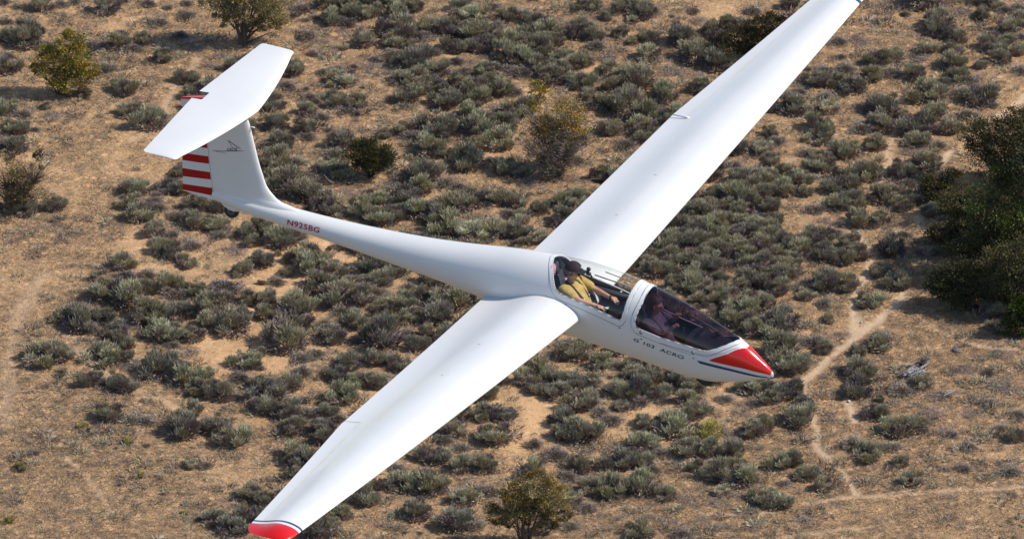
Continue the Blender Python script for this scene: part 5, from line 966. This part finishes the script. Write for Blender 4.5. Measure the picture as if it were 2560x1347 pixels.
def hair_rear(root, j):
    x, _, z = j['skull'][0]; ellipsoid('hair', (x-.012, 0, z-.005), (.108, .094, .100), M('grey_hair', (.12, .10, .09), .7), root, cut=lambda v: v.z < -.45 or (v.x > .35 and v.z < .5))
    cp = ellipsoid('cap', (x-.004, 0, z+.022), (.114, .100, .098), cap_m, root, cut=lambda v: v.z < -.02)
    b = []; Fb = []
    for k in range(9):
        t = -1.05+2.1*k/8; b += [(x+.095*math.cos(t), .092*math.sin(t), z+.028), (x+.085+.085*math.cos(t), .078*math.sin(t), z+.006)]
    for k in range(8): Fb.append((2*k, 2*k+1, 2*k+3, 2*k+2))
    mesh_obj('visor', b, Fb, black_m, cp); rbox('cap_badge', (x+.104, 0, z+.07), (.006, .05, .022), white_m, cp, bev=.002)
    sg_ = rbox('sunglasses', (x+.098, 0, z-.018), (.022, .135, .036), black_m, root, bev=.008)
    for s_ in (-1, 1): tube('temple_arm', [(x+.09, s_*.078, z-.012), (x-.01, s_*.092, z-.012)], .004, black_m, sg_, 6)
    a = Vector(j['wrL'][0]); tube('wristwatch', [a-Vector((.012, 0, 0)), a+Vector((.012, 0, 0))], .037, black_m, root, 14)
    # cushion strap over the far shoulder, white paper in the near hand
    rbox('white_card', (j['wrR'][0][0]+.13, j['wrR'][0][1]+.02, j['wrR'][0][2]-.005), (.08, .035, .012), white_m, root, rot=(.3, -.2, 0), bev=.003)
def hair_front(root, j):
    x, _, z = j['skull'][0]; ellipsoid('hair', (x-.014, 0, z-.002), (.118, .108, .118), hair_m, root, cut=lambda v: (v.x > .25 and v.z < .38) or v.z < -.9, noise_=.10, seg=32)
    ellipsoid('hair_lock', (x-.05, -.085, z-.07), (.055, .022, .075), hair_m, root, noise_=.2); ellipsoid('hair_lock', (x-.05, .085, z-.07), (.055, .022, .075), hair_m, root, noise_=.2)
    for s_ in (-1, 1):
        ellipsoid('eye', (x+.092, s_*.032, z-.022), (.008, .014, .008), black_m, root); ellipsoid('eyebrow', (x+.096, s_*.032, z+.000), (.006, .02, .004), hair_m, root)
    a = Vector(j['wrR'][0]); rbox('ring', (a.x+.07, a.y-.02, a.z+.045), (.012, .012, .012), steel, root, bev=.003)
person('person in a yellow polo shirt, dark red cap and sunglasses, seated in the rear cockpit', dict(hip=(-2.50, 0, .05, .145), spine=(-2.62, 0, .22, .135), chest=(-2.745, 0, .405, .145), neckb=(-2.795, 0, .525, .058), neck=(-2.785, 0, .575, .052), jaw=(-2.755, 0, .635, .062), skull=(-2.765, 0, .70, .084), crown=(-2.772, 0, .735, .078),
    shR=(-2.815, -.185, .49, .060), elR=(-2.56, -.255, .44, .042), wrR=(-2.34, -.215, .415, .029), shL=(-2.775, .185, .50, .060), elL=(-2.53, .235, .39, .042), wrL=(-2.29, .14, .385, .029), knR=(-2.08, -.15, .14, .07), knL=(-2.08, .15, .14, .07), anR=(-1.86, -.11, -.03, .04), anL=(-1.86, .11, -.03, .04)), yellow_cl, trouser, hair_rear)
person('person with brown hair in a mauve-grey T-shirt, hands raised in the front cockpit', dict(hip=(-1.38, 0, -.06, .14), spine=(-1.50, 0, .08, .13), chest=(-1.62, 0, .245, .135), neckb=(-1.672, 0, .36, .052), neck=(-1.660, 0, .405, .048), jaw=(-1.615, 0, .475, .056), skull=(-1.635, 0, .555, .080), crown=(-1.645, 0, .59, .075),
    shR=(-1.68, -.175, .325, .055), elR=(-1.44, -.255, .235, .040), wrR=(-1.32, -.205, .375, .027), shL=(-1.65, .17, .33, .055), elL=(-1.47, .235, .26, .040), wrL=(-1.40, .14, .385, .027), knR=(-.98, -.13, -.02, .06), knL=(-.98, .13, -.02, .06), anR=(-.76, -.07, -.10, .035), anL=(-.76, .07, -.10, .035)), mauve_cl, trouser, hair_front)
# small camera on a bracket in the rear canopy
cm = rbox('mounted_camera', (-2.60, .10, .655), (.06, .04, .04), black_m, bev=.008); ellipsoid('camera_ball', (-2.605, .10, .715), (.028, .028, .028), black_m, cm); tube('camera_arm', [(-2.66, .08, .69), (-2.60, .10, .68), (-2.56, .13, .60)], .010, black_m, cm)
